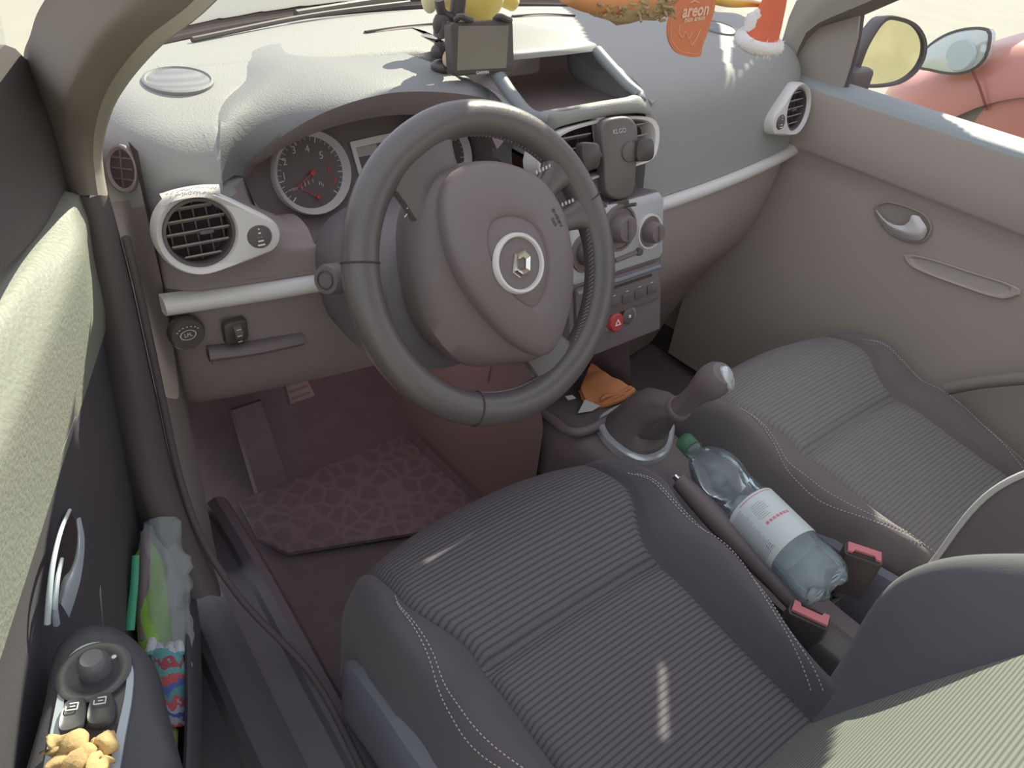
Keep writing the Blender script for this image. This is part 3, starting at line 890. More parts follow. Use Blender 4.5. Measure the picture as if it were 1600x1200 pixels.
s2b = spoke(arm(12, .092, .166, .0135, .018, -.002, .002, .012, .012, 4))
s3 = spoke(arm(-64, .085, .170, .030, .034, -.008, -.002, .013, .012, -6))
# leather wrap stitches on the spokes
def rowst(p, q, n, dirv, par):
    mb = MB()
    for i in range(n):
        c = p.lerp(q, i / (n - 1)); e = (q - p).normalized(); d = V(dirv).normalized()
        mb.add(*box(c, d, e, d.cross(e).normalized(), .0042, .0026, .0016, .0005))
    mb.build('spoke_stitching', M['thread'], par)
rowst(wl(.088, .094, .006), wl(.112, .099, .010), 6, WY, s2)
rowst(wl(.100, .048, .006), wl(.132, .052, .010), 7, WY, s2b)
rowst(wl(-.098, .078, .002), wl(-.072, .118, .004), 6, WX + WY * .4, s1)
# hub: deep sides, then the domed cover
padL = [(-.041, .112), (.002, .117), (.044, .105), (.077, .082), (.096, .047), (.100, .003), (.091, -.042), (.070, -.084), (.042, -.113), (.020, -.116), (-.017, -.087), (-.050, -.037), (-.069, .011), (-.071, .060), (-.062, .092)]
pl = spline([V((a, b, 0)) for a, b in padL], 64, True)
rings = []
for k, h in ((1.00, .018), (1.0, .026), (.985, .031), (.95, .035), (.85, .040), (.72, .0445), (.58, .048), (.48, .0492), (.455, .0465), (.44, .0475), (.30, .050), (.15, .0508), (.002, .051)):
    rings.append([wl(p.x * k, p.y * k, h) for p in pl])
v = [p for r in rings for p in r]
cover = mesh('airbag_cover', v, grid_faces(len(rings), 64, True), M['pad'], SW, auto=50)
rings = []
base_ = [(-.060, .112), (.002, .122), (.050, .110), (.085, .086), (.105, .047), (.107, .003), (.096, -.046), (.074, -.092), (.036, -.124), (-.014, -.118), (-.066, -.100), (-.096, -.058), (-.103, -.005), (-.098, .045), (-.084, .085)]
bl = spline([V((a, b, 0)) for a, b in base_], 64, True)
rings = [[wl(p.x * k, p.y * k, h) for p in bl] for k, h in ((.80, -.075), (.92, -.055), (.98, -.032), (1.0, -.014), (.99, -.004))] + [[wl(a.x * .55 + b.x * .45, a.y * .55 + b.y * .45, .010) for a, b in zip(bl, pl)], [wl(p.x * .995, p.y * .995, .018) for p in pl], [wl(p.x * .96, p.y * .96, .018) for p in pl]]
mesh('hub_housing', [p for r in rings for p in r], grid_faces(len(rings), 64, True) + [tuple(range(64))], M['pad_side'], SW, auto=50)
# recessed dish, silver ring and badge
er = MB().add(*lathe([(.0345, .0495), (.0340, .0545), (.0325, .0562), (.0300, .0558), (.0290, .0520)], WC, WA, WY, 48, cap=False)).build('emblem_ring', M['silver'], cover)
MB().add(*lathe([(.0300, .0520), (.0001, .0530)], WC, WA, WY, 40, cap=False)).build('emblem_disc', M['pad'], cover)
hexo = [(-.006, .013), (.0085, .0145), (.0145, .0075), (.0085, -.0125), (-.006, -.0150), (-.0145, -.0065)]
hexo = [(.1 * 0 + a, b) for a, b in hexo]
def hx2(k, h): return [wl(.002 + a * k, -.001 + b * k, h) for a, b in hexo]
# two interlocked bevels: outer diamond, raised middle ridge, open centre
r_out, r_mid, r_in, r_bot = hx2(1.0, .0535), hx2(.76, .0585), hx2(.47, .0550), hx2(.46, .0535)
MB().add(r_out + r_mid + r_in + r_bot, grid_faces(4, 6, True)).build('emblem', mat('emblem_chrome', (.92, .88, .82, 1), .1, metal=1), cover, smooth=False)
# moulded lettering on the cover
w = MB()
a_ = math.radians(112)
ux, uy = WX * math.cos(a_) + WY * math.sin(a_), WX * -math.sin(a_) + WY * math.cos(a_)
for s_, off in (('SRS', .0045), ('AIRBAG', -.0045)):
    c_ = WX * .072 + WY * .036 - uy * off * -1
    e1_ = (ux - WA * .10); e2_ = (uy + WA * .26)
    w.add(*text('t', s_, WC + c_ + WA * (.0425 + .26 * off), e1_, e2_, .0072, None, None, ext=.0008, bold=.0001))
CB = BVHTree.FromPolygons([v_.co + OFF['steering_wheel'] for v_ in cover.data.vertices], [tuple(p.vertices) for p in cover.data.polygons])
lv2 = []
for p in w.v:
    h_ = CB.ray_cast(p + WA * .05, -WA)[0]
    lv2.append((h_ if h_ is not None else p) + WA * .0007)
w.v = lv2
w.build('moulded_lettering', M['black'], cover, smooth=False)

# ---- column and stalk
SCN = empty('steering_column', (-.3568, .12, .68), 'grey plastic steering column cowl with one stalk, behind the wheel', 'steering column')
cs = []
for u, kw, kz in ((0.0, .108, .082), (.25, .124, .094), (.6, .128, .098), (1.0, .118, .09)):
    o = V((-.3568, .048 + .17 * u, .672 - .030 * u))
    e2 = V((0, .35, .937))
    cs.append([o + X * (a * kw) + e2 * (b * kz) for a, b in [(x / .5, y / .5) for x, y in [(p[0], p[1]) for p in rrect(1, 1, .34, 5)]]])
n = len(cs[0])
cs = [[sum(cs[0], V()) / n + (p - sum(cs[0], V()) / n) * .75 + V((0, -.012, .004)) for p in cs[0]]] + cs
mesh('column_cowl', [p for c in cs for p in c], grid_faces(len(cs), n, True) + [tuple(range(n))], M['shroud'], SCN)
gp = [at(580, 440, y=.028), at(592, 490, y=.028), at(606, 535, y=.028)]
a0 = at(545, 432, y=.125); a1 = at(505, 438, y=.105)
dr = (a1 - a0).normalized()
st = MB().add(*lathe([(.008, -.03), (.009, .0), (.0105, .012), (.0175, .016), (.0185, .022), (.0185, .046), (.0165, .051), (.0001, .052)], a0 + dr * -.005, dr, Z, 28)).build('indicator_stalk', M['shroud'], SCN)
MB().add(*lathe([(.0115, .0515), (.0110, .053), (.0098, .0532), (.0095, .0518)], a0 + dr * -.005, dr, Z, 28, cap=False)).build('stalk_button', M['black'], st)

# ================================================================ centre console, gear lever, handbrake
CO = empty('centre_console', (0, .05, .15), 'dark plastic centre console tunnel running back between the two seats', 'console')
secs = []
for y, w, zt in ((.27, .100, .30), (.18, .096, .295), (.10, .094, .300), (.02, .090, .306), (-.06, .074, .310), (-.11, .060, .306), (-.14, .053, .285), (-.22, .050, .255), (-.40, .050, .245), (-.60, .052, .24), (-.85, .06, .24)):
    secs.append([V((-w - .012, y, .0)), V((-w - .006, y, zt - .06)), V((-w, y, zt - .012)), V((-w + .012, y, zt)), V((-.04, y, zt + .004)), V((0, y, zt + .004)), V((.04, y, zt + .004)), V((w - .012, y, zt)), V((w, y, zt - .012)), V((w + .006, y, zt - .06)), V((w + .012, y, .0))])
v = [p for s in secs for p in s]
mesh('console_body', v, grid_faces(len(secs), 11), M['console'], CO, auto=60)
# cup tray walls
MB().add(*box(V((0, .145, .296)), X, Y, Z, .165, .135, .02, .008)).build('tray', M['dark'], CO)
MB().add(*tube([V((-.085, .20, .302)), V((-.089, .12, .306)), V((-.085, .065, .316)), V((0, .058, .322)), V((.085, .065, .316)), V((.089, .12, .306)), V((.085, .20, .302))], .009, 10, 30)).build('tray_rim', M['console'], CO)

GL = empty('gear_lever', (0, 0, .31), 'gear lever with silver capped knob and leather gaiter in a silver ring', 'gear lever')
gpx = [(985, 628), (945, 645), (938, 660), (950, 683), (985, 710), (1012, 716), (1040, 704), (1050, 683), (1050, 655), (1030, 628)]
gr = spline([at(px, py, z=.325) for px, py in gpx], 48, True)
gc = sum(gr, V()) / 48
R_ = lambda k, dz: [gc + (p - gc) * k + V((0, 0, dz)) for p in gr]
rg = [R_(1.06, -.016), R_(1.05, -.002), R_(1.0, .001), R_(.90, .0005), R_(.87, -.006)]
mesh('gaiter_ring', [p for r in rg for p in r], grid_faces(5, 48, True), M['satin'], GL)
cl = V((0, -.064, .420)); kd = (at(1112, 597, x=0) - cl).normalized()
ka, kb = frame_of(kd)
def circ(c, r, n=48, ph=0):
    # match the ring's start direction
    out = []
    for p in gr:
        d = p - gc; d = d - kd * d.dot(kd); d.normalize()
        out.append(c + d * r)
    return out
rings = [R_(.90, -.004), R_(.86, .006)]
for u, r, fold in ((.25, .046, .004), (.45, .040, .007), (.62, .033, .004), (.78, .028, .006), (.90, .0235, .002), (1.0, .0205, 0)):
    c = gc.lerp(cl, u) + V((0, .010 * math.sin(PI * u), .012 * math.sin(PI * u)))
    ci = circ(c, r)
    rings.append([c + (p - c) * (1 + fold / r * .5 * math.sin(5 * 2 * PI * i / 48 + u * 3)) for i, p in enumerate(ci)])
v = [p for r in rings for p in r]
mesh('gaiter', v, grid_faces(len(rings), 48, True), mat('gaiter_leather', (.115, .095, .093, 1), .6, grain=240, gstr=.3), GL)
MB().add(*lathe([(.0195, -.008), (.0215, -.003), (.0215, .004), (.019, .007)], cl, kd, Z, 28)).build('collar', M['pad'], GL)
top = at(1108, 600, x=0)
L = (top - cl).length
kn = MB().add(*lathe([(.018, .004), (.0165, .02), (.0165, L * .40), (.0185, L * .62), (.0225, L * .82), (.0260, L * 1.0), (.0272, L * 1.15), (.0250, L * 1.30), (.018, L * 1.42), (.0001, L * 1.47)], cl, kd, Z, 32)).build('knob', M['pad'], GL)
bz = V((.18, -.80, .57)).normalized()
bc = cl + kd * (L * 1.17) + bz * .0235
bx, by = frame_of(bz)
bdg = MB().add(*lathe([(1.0, -.006), (1.0, .000), (.9, .0022), (.5, .0036), (.001, .004)], bc, bz, Z, 32, sx=.0125, sy=.0195)).build('knob_badge', M['satin'], GL)
w = MB()
for q in (-1, 0, 1): w.add(*box(bc + bx * (q * .004) + bz * .0042, bx, by, bz, .0008, .012, .0004, .0001))
w.add(*box(bc + bz * .0042, bx, by, bz, .009, .0008, .0004, .0001))
w.build('gate_diagram', M['grey_print'], bdg)

HB = empty('handbrake', (-.07, -.2, .27), 'dark handbrake lever with bright button, beside the water bottle', 'handbrake')
h0 = at(1054, 743, z=.352); h1 = V((-.062, -.40, .300))
hdv = (h1 - h0).normalized()
MB().add(*tube([h0 + hdv * .012, h0 + hdv * .05, h0 + hdv * .11, h0 + hdv * .18, h1], lambda t: .0135 + .004 * math.sin(PI * min(1, t * 1.3)), 14, 20, flat=1.15)).build('grip', M['console'], HB)
MB().add(*lathe([(.006, .016), (.006, .002), (.005, 0), (.0001, 0)], h0, hdv, Z, 16)).build('button', M['chrome'], HB)
MB().add(*box(h1 + V((.0, -.03, -.03)), X, Y, Z, .05, .12, .06, .01)).build('boot', M['dark'], HB)

# ================================================================ seats
def sstep(a, b, x):
    t = max(0, min(1, (x - a) / (b - a))); return t * t * (3 - 2 * t)
def seat(name, xc, dy, s, label, mats):
    """s = +1: console on the right of the seat, -1: console on its left"""
    S = empty(name, (xc, -.30 + dy, .10), label, 'seat')
    fab, bol, fabb, bolb = mats
    def zc(y):       # centre line of the cushion
        pts = [(.035, .25), (.028, .30), (.012, .335), (-.02, .360), (-.07, .374), (-.12, .374), (-.18, .352), (-.222, .334), (-.27, .336), (-.36, .322), (-.50, .305), (-.56, .30)]
        for (a, za), (b, zb) in zip(pts, pts[1:]):
            if a >= y >= b: return za + (zb - za) * (y - a) / (b - a)
        return pts[0][1] if y > pts[0][0] else pts[-1][1]
    def zs(y): return sum(zc(y + d) for d in (-.012, -.004, .004, .012)) / 4
    def P(u, y):     # u: -1..1 across, y: depth
        a = abs(u)
        yy = y - .075 * a ** 2.4 * sstep(-.30, .03, y)
        hw = .255 - .055 * sstep(-.28, -.48, y)
        hin = .155 + .040 * sstep(-.20, -.09, y)
        z = zs(y)
        lift = (.012 + (.034 if s > 0 else .012) * sstep(-.02, -.30, y)) * sstep(.60, .80, a)
        crown = -.010 * sstep(0, .6, a) * 0 + .006 * (1 - (a / .62) ** 2 if a < .62 else 0)
        groove = -.010 * math.exp(-((a - .63) / .022) ** 2)
        roll = -.10 * sstep(.86, 1.0, a) ** 1.6 - .006 * sstep(.8, .9, a)
        gy = -.010 * math.exp(-((y + .222) / .010) ** 2) * (1 if a < .62 else 0)
        xx = a / .63 * hin if a < .63 else hin + (a - .63) / .37 * (hw - hin)
        return V((xc + math.copysign(xx, u), yy + dy, z + lift + crown + groove + roll + gy))
    def patch(us, ys): 
        return [P(u, y) for y in ys for u in us], grid_faces(len(ys), len(us))
    lin_ = lambda a, b, n: [a + (b - a) * i / (n - 1) for i in range(n)]
    ui = lin_(-.625, .625, 36)
    MB().add(*patch(ui, [.035, .033, .030, .024, .016, .006] + lin_(-.01, -.222, 40))).build('seat_insert', fab, S, auto=0)
    MB().add(*patch(ui, lin_(-.222, -.56, 50))).build('seat_insert', fab, S, auto=0)
    for q in (-1, 1):
        us = [q * x for x in [.625, .64, .66, .68, .70, .73, .76, .79, .82, .85, .875, .90, .92, .94, .96, .975, .99, 1.0]]
        b = MB().add(*patch(us, [.035, .030, .022, .01] + lin_(-.005, -.56, 56))).build('side_bolster', bol, S, auto=0)
        # double stitching with a piping curve
        for off in (0, .055):
            cu = []
            for i in range(40):
                t = i / 39
                u = q * (.645 + off * .62 + .235 * math.sin(PI * min(1, t * .94 + .03)) ** .75)
                y = -.080 - off * .2 - (.40) * t
                p = P(u, y); cu.append(p + V((0, 0, .0016)))
            mb = MB()
            pts = spline(cu, 150)
            for i in range(0, 148, 2):
                mb.add(*tube([pts[i], pts[i + 1]], .0007, 5))
            mb.build('stitching', M['thread'], b)
    # plastic side skirts and base
    for q in (-1, 1):
        cs = []
        for y, zt in ((-.005, .24), (-.04, .275), (-.10, .285), (-.20, .285), (-.35, .285), (-.55, .29)):
            x0 = xc + q * (.245 - .05 * sstep(-.28, -.48, y))
            wv = (.030 if y < -.03 else .012) if q * s < 0 else .004
            cs.append([V((x0 - q * .01, y + dy - .05, zt)), V((x0 + q * wv * .7, y + dy - .05, zt - .008)), V((x0 + q * wv, y + dy - .05, zt - .05)), V((x0 + q * wv * .85, y + dy - .05, zt - .13)), V((x0 - q * .02, y + dy - .05, zt - .17))])
        v, f = loft(cs, 16, 24)
        MB().add(v, f).build('side_skirt', M['seat_side'], S)
    MB().add(*box(V((xc, -.28 + dy, .17)), X, Y, Z, .36, .42, .15, .02)).build('seat_base', M['dark'], S)
    # backrest: leaning shell, ribbed insert between the bolsters
    def Q(u, h):     # h height along the back, 0 at the cushion
        a = abs(u)
        y0 = -.490 - .36 * h - .10 * h * h
        z0 = .29 + .92 * h
        hw = .245 - .02 * sstep(.35, .55, h)
        fwd = (.092 if s > 0 else .075) * math.exp(-((h - .235) / .18) ** 2) * sstep(.58, .86, a) - .070 * sstep(.88, 1.0, a) ** 1.5 - .006 * math.exp(-((a - .61) / .03) ** 2)
        n = V((0, .92, .38))
        return V((xc + u * hw, y0 + dy, z0)) + n * fwd
    hs = lin_(-.12, .52, 44)
    MB().add([Q(u, h) for h in hs for u in lin_(-.61, .61, 28)], grid_faces(len(hs), 28)).build('backrest_insert', fabb, S, auto=0)
    for q in (-1, 1):
        us = [q * x for x in [.61, .64, .67, .70, .74, .78, .81, .84, .87, .90, .925, .95, .97, .985, 1.0]]
        b = MB().add([Q(u, h) for h in hs for u in us] , grid_faces(len(hs), len(us))).build('backrest_bolster', bolb, S, auto=0)
        if s < 0: MB().add(*tube([Q(q * .90, h) + V((0, .0015, .001)) for h in hs], .0045, 8)).build('piping', M['paper'], b)  # pale piping, also standing in for the sunlit edge of the bolster
    bk = []
    for h in hs:
        bk += [Q(-.99, h), Q(-.99, h) + V((.03, -.09, -.03)), Q(.99, h) + V((-.03, -.09, -.03)), Q(.99, h)]
    MB().add(bk, grid_faces(len(hs), 4)).build('backrest_shell', bol, S)
    return S
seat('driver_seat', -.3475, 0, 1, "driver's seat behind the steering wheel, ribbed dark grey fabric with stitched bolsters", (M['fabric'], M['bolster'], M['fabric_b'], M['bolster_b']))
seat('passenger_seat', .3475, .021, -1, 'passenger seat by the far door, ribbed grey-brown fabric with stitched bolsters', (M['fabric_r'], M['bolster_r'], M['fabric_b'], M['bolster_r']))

# ================================================================ seat belt buckles
def buckle(c, ex, label, tilt):
    B = empty('seat_belt_buckle', c, label, 'buckle', 'seat belt buckles beside the console')
    ex = V(ex).normalized(); ez = V(tilt).normalized(); ex = (ex - ez * ex.dot(ez)).normalized(); ey = ez.cross(ex)
    b = MB()
    b.add(*slab(rrect(.056, .026, .006), c - ez * .085, ex, ey, ez, .085, .003))
    b.build('buckle_body', M['black'], B)
    MB().add(*slab(rrect(.050, .021, .004), c - ez * .002, ex, ey, ez, .0035, .0015)).build('buckle_rim', M['hole'], B)
    fr = [(-.024, -.009), (.024, -.009), (.024, .009), (.017, .009), (.015, .003), (-.015, .003), (-.017, .009), (-.024, .009)]
    m2 = MB().add(*slab(fr, c + ez * .0005, ex, ey, ez, .005, .001)); m2.build('release_button', M['pink'], B)
    MB().add(*tube([c - ez * .08, c - ez * .12, c - ez * .16 + V((0, -.02, 0))], .012, 10, 8, flat=.5)).build('buckle_stalk', M['dark'], B)
    return B
buckle(V((-.0855, -.407, .330)), (.40, -.91, 0), "upright black buckle with pink-red button against the driver's seat, near the bottle base", (-.05, -.06, 1))
buckle(V((.0815, -.388, .330)), (-.52, .86, 0), "upright black buckle with pink-red button next to the passenger seat", (-.04, -.05, 1))

# ================================================================ water bottle
bc0 = at(1070, 690, z=.366); bc1 = at(1300, 922, z=.352)
ba = (bc1 - bc0).normalized(); bl_ = (bc1 - bc0).length
BO = empty('water_bottle', (bc0 + bc1) / 2, 'clear plastic water bottle with green cap and pale label lying on the console', 'bottle')
k = bl_ / .330
prof = [(.0125, .010), (.0125, .022), (.0165, .023), (.0165, .026), (.0130, .028), (.018, .034), (.027, .045), (.035, .058), (.0405, .073), (.0425, .086), (.0420, .096), (.0390, .108), (.0362, .117)]
for i in range(4):
    h = .119 + i * .0085; prof += [(.0355, h), (.0372, h + .0045)]
prof += [(.0375, .154), (.0415, .160), (.0425, .164), (.0425, .255), (.0420, .260), (.0405, .264), (.0425, .269), (.0405, .275), (.0430, .281), (.0430, .306), (.040, .320), (.034, .328), (.020, .330), (.0001, .322)]
n = 40
ra, rb = frame_of(ba)
v = []
for r, h in prof:
    for j in range(n):
        w = 2 * PI * j / n
        rr = r
        if h > .300: rr = r * (1 + .06 * math.cos(5 * w) * min(1, (h - .300) / .02))
        hh = h - (.008 * (1 + math.cos(5 * w + PI)) if h > .322 and r > .01 else 0)
        if .04 < h < .112: rr = r * (1 + .045 * math.cos(4 * w + .6) * math.sin(PI * (h - .04) / .072))
        v.append(bc0 + ba * (hh * k) + ra * (math.cos(w) * rr * k) + rb * (math.sin(w) * rr * k))
def pet_mat():
    m, nt, b = newmat('clear_plastic')
    N, L_ = nt.nodes, nt.links
    out = N['Material Output']; N.remove(b)
    t = N.new('ShaderNodeBsdfTransparent'); t.inputs[0].default_value = (.90, .95, .97, 1)
    g = N.new('ShaderNodeBsdfGlossy'); g.inputs['Roughness'].default_value = .06; g.inputs[0].default_value = (.9, .97, 1, 1)
    d = N.new('ShaderNodeBsdfDiffuse'); d.inputs[0].default_value = (.62, .72, .76, 1)
    lw = N.new('ShaderNodeLayerWeight'); lw.inputs[0].default_value = .28
    m1 = N.new('ShaderNodeMixShader'); m2 = N.new('ShaderNodeMixShader'); m1.inputs[0].default_value = .16
    L_.new(t.outputs[0], m1.inputs[1]); L_.new(d.outputs[0], m1.inputs[2])
    L_.new(lw.outputs['Fresnel'], m2.inputs[0]); L_.new(m1.outputs[0], m2.inputs[1]); L_.new(g.outputs[0], m2.inputs[2])
    L_.new(m2.outputs[0], out.inputs['Surface'])
    return m
PET = pet_mat()
mesh('bottle_body', v, grid_faces(len(prof), n, True), PET, BO, auto=0)
# water lying along the lower half
wm, wnt, wb = newmat('water')
wb.inputs['Base Color'].default_value = (.72, .84, .88, 1); wb.inputs['Roughness'].default_value = .05
wb.inputs['Transmission Weight'].default_value = 0.0; wb.inputs['Alpha'].default_value = .22
wv = []
for r, h in [(.002, .135), (.030, .150), (.036, .18), (.0405, .19), (.0405, .27), (.040, .30), (.036, .315), (.002, .322)]:
    for j in range(20):
        w = 2 * PI * j / 20
        p = bc0 + ba * (h * k) + ra * (math.cos(w) * r * k) + rb * (math.sin(w) * r * k)
        lev = (bc0 + ba * (h * k)).z + .006
        p.z = min(p.z, lev); wv.append(p)
mesh('water', wv, grid_faces(8, 20, True), wm, BO, auto=0)
MB().add(*lathe([(.0001, -.004), (.0145, -.004), (.0160, -.002), (.0160, .012), (.0150, .014)], bc0, ba, Z, 32)).build('cap', M['green_cap'], BO)
MB().add(*lathe([(.0163, .015), (.0163, .019), (.0150, .020)], bc0, ba, Z, 32)).build('cap_ring', M['green_cap'], BO)
# label sleeve
lab, lnt, lb = newmat('label_film')
lb.inputs['Base Color'].default_value = (.74, .82, .83, 1); lb.inputs['Roughness'].default_value = .4; lb.inputs['Alpha'].default_value = .92
lv = []
lvn = 40
for h in (.164, .256):
    for j in range(lvn):
        w = 2 * PI * j / lvn; lv.append(bc0 + ba * (h * k) + ra * (math.cos(w) * .0431 * k) + rb * (math.sin(w) * .0431 * k))
lo = mesh('label', lv, grid_faces(2, lvn, True), lab, BO, auto=0)
# printed lines on the label, wrapped round the bottle
toC = (CAM - (bc0 + bc1) / 2); toC = (toC - ba * toC.dot(ba)).normalized(); sC = ba.cross(toC)
def lp(s, h): # s: arc metres round the bottle from the side facing up-left
    a = s / (.0433 * k); return bc0 + ba * (h * k) + (toC * math.cos(a) + sC * math.sin(a)) * (.0434 * k)
def lbox(s0, s1, h0, h1, mb):
    st = max(2, int((s1 - s0) / .004) + 1)
    v = [lp(s0 + (s1 - s0) * i / (st - 1), h) for i in range(st) for h in (h0, h1)]
    mb.add(v, [(2 * i, 2 * i + 1, 2 * i + 3, 2 * i + 2) for i in range(st - 1)])
# which way does +s go in the photo? towards the passenger side is 'up' on the label
up_s = 1 if sC.dot(CR) > 0 else -1
mb1, mb2 = MB(), MB()
rnd = random.Random(3)
for i in range(26):
    h = .172 + i * .0029
    s0 = -.050; s1 = -.012 - rnd.random() * .006
    a, b = sorted((up_s * s0, up_s * s1)); lbox(a, b, h, h + .0011, mb1)
for i in range(8):
    h = .180 + i * .0034
    s0 = -.004 + rnd.random() * .003; s1 = .012 + rnd.random() * .01
    a, b = sorted((up_s * s0, up_s * s1)); lbox(a, b, h, h + .0010, mb1)
a, b = sorted((up_s * -.012, up_s * .05)); lbox(a, b, .1675, .1688, mb2)
for i in range(7):
    s0 = .000 + i * .0062
    a, b = sorted((up_s * s0, up_s * (s0 + .0046))); lbox(a, b, .212, .2165, mb2)
mb1.build('label_small_print', mat('label_ink', (.36, .42, .46, 1), .6), lo, smooth=False)
mb2.build('label_pink_print', mat('label_pink_ink', (.72, .20, .32, 1), .6), lo, smooth=False)
tw = MB().add(*text('t', '1,5 l', lp(up_s * -.016, .240), (sC * up_s), -ba * 1, .010, None, None))
tw.build('label_volume', mat('label_ink_dark', (.20, .24, .27, 1), .6), lo, smooth=False)
# ================================================================ driver's door (standing open)
DH = V((-.74, .25, 0)); th = math.radians(25)
DV = V((-math.sin(th), -math.cos(th), 0)); DN = V((math.cos(th), -math.sin(th), 0))
def D(s, z, n=0): return DH + DV * s + DN * n + Z * z
def DP(px, py, n): return at_plane(px, py, DH + DN * n, DN)
DO = empty('car_door', (-.80, .05, .4), "driver's door standing open at the left, sunlit grey-green shoulder, switch panel and pocket", 'car door')
ss = [-.015, 0, .02, .05, .08, .12, .18, .25, .34, .45, .60, .80, 1.0]
def dprof(s):
    e = sstep(.10, -.015, s)
    top = .800 + .10 * max(0, s - .06) * .9
    return [D(s, top - .05 * e * 0, -.02), D(s, top, 0), D(s, top - .006, .010), D(s, .790 - .004 * e, .022 - .012 * e), D(s, .780 - .006 * e, .0265 - .014 * e), D(s, .765, .0265 - .014 * e), D(s, .72, .019 - .010 * e), D(s, .66, .008), D(s, .625, .002)]
cs = [spline(dprof(s), 34) for s in ss]
v, f = loft(cs, 34, 60)
MB().add(v, f).build('shoulder_panel', M['door'], DO, auto=0)
sm = MB().add(*tube([DP(117, 652, .0035), DP(60, 790, .004), DP(0, 940, .004), DP(-80, 1130, .004)], .0011, 6, 20)).build('trim_seam', M['sill_top'], DO)
def dlow(s):
    return [D(s, .628, .002), D(s, .60, -.004), D(s, .52, -.006), D(s, .40, -.006), D(s, .25, -.004), D(s, .10, .0), D(s, .02, 0)]
cs = [spline(dlow(s), 20) for s in [-.03] + ss[1:]]
v, f = loft(cs, 20, 30)
MB().add(v, f).build('lower_panel', M['door_shaded'], DO)
# outer skin and front edge
sk = []
for s in (-.02, 1.0):
    sk += [D(s, .80, -.02), D(s, .70, -.10), D(s, .45, -.12), D(s, .05, -.09), D(s, .02, 0)]
MB().add(sk, [(0, 1, 6, 5), (1, 2, 7, 6), (2, 3, 8, 7), (3, 4, 9, 8), (4, 3, 2, 1, 0)]).build('outer_skin', mat('car_paint_grey', (.12, .12, .14, 1), .3, coat=.5), DO)
# sail panel in front of the window, frame and glass
q = [DP(*p_, -.004) for p_ in ((80, 346), (132, 338), (142, 300), (135, 235), (105, 170), (66, 100), (40, 92), (24, 76), (8, 70), (-10, 85), (-40, 110), (-70, 200), (-80, 330), (-60, 480), (0, 428))]
o_ = sum(q, V()) / len(q)
MB().add(q + [p - DN * .02 for p in q], [tuple(range(15)), tuple(range(29, 14, -1))] + [(i, (i + 1) % 15, 15 + (i + 1) % 15, 15 + i) for i in range(15)]).build('mirror_corner_panel', M['pillar_shaded'], DO, smooth=False)  # dark tone stands in for shade falling on this panel
MB().add([D(.06, .80, -.012), D(.96, .88, -.012), D(.96, 1.25, .06), D(.55, 1.22, .05), DP(0, 20, -.012)], [(0, 1, 2, 3, 4)]).build('door_window', glass_mat('door_glass', (.86, .90, .89, 1), .06), DO, smooth=False)
# armrest with the switch panel
az = .560
apx = [(62, 1085), (78, 1015), (105, 980), (150, 964), (205, 985), (240, 1028), (258, 1100), (284, 1195)]
ap = [at(px, py, z=az) for px, py in apx]
ap = [at(30, 1190, z=az) + DN * .005, D(.9, az, .02)][::1] and ([D(.85, az, .0), at(40, 1170, z=az)] + ap + [D(.85, az, .085)])
loop = spline(ap[1:-1], 40)
loop = [ap[0]] + loop + [ap[-1]]
ctr = sum(loop, V()) / len(loop)
def inset(k, dz): return [p + (ctr - p).normalized() * k + Z * dz for p in loop]
nn = len(loop)
rings = [inset(.012, -.20), inset(.004, -.08), inset(0, -.018), inset(.003, -.006), inset(.010, 0), inset(.020, .002)]
v = [p for r in rings for p in r]
am = mesh('armrest', v, grid_faces(len(rings), nn, True) + [tuple(range((len(rings) - 1) * nn, len(rings) * nn))], mat('armrest_plastic', (.042, .042, .054, 1), .55, grain=300, gstr=.2), DO, auto=60)
zb = az + .004
A_ = lambda px, py, d=0: at(px, py, z=zb + d)
ob = spline([A_(66, 1210), A_(82, 1130), A_(96, 1060), A_(102, 1035), A_(125, 1012), A_(155, 1004), A_(188, 1013), A_(207, 1040), A_(207, 1085), A_(196, 1150), A_(185, 1215)], 60)
ib = spline([A_(90, 1210), A_(97, 1130), A_(104, 1070), A_(108, 1046), A_(128, 1022), A_(155, 1014), A_(182, 1022), A_(197, 1044), A_(196, 1085), A_(182, 1150), A_(168, 1215)], 60)
pn = MB().add([p - Z * .003 for p in ob] + [p + Z * .001 for p in ob] + [p + Z * .0015 for p in ib] + [p - Z * .002 for p in ib], grid_faces(4, 60)).build('switch_bezel', mat('bezel_satin', (.40, .46, .54, 1), .4, metal=.2), am)
cen = sum(ib, V()) / 60
MB().add([p - Z * .001 for p in ib], [tuple(range(60))]).build('switch_plate', M['button'], am, smooth=False)
mc = A_(148, 1052)
md = MB().add(*lathe([(.0285, -.001), (.0285, .003), (.026, .004), (.019, .002), (.0175, .001), (.0001, .001)], mc, Z, Y, 36)).build('mirror_dial', M['button'], am)
MB().add(*lathe([(.0125, .001), (.0125, .010), (.0110, .016), (.0085, .018), (.0001, .0175)], A_(150, 1048), Z, Y, 28)).build('mirror_knob', mat('knob_plastic', (.10, .105, .125, 1), .35), md)
w = MB()
for px, py, ring in ((130, 1032, 0), (156, 1021, 1), (178, 1026, 0)):
    c = A_(px, py, .0045)
    w.add(*lathe([(.0022, 0), (.0014, .0003)] if ring else [(.002, 0), (.0001, .0003)], c, Z, Y, 14, cap=False))
w.build('dial_marks', M['white'], md)
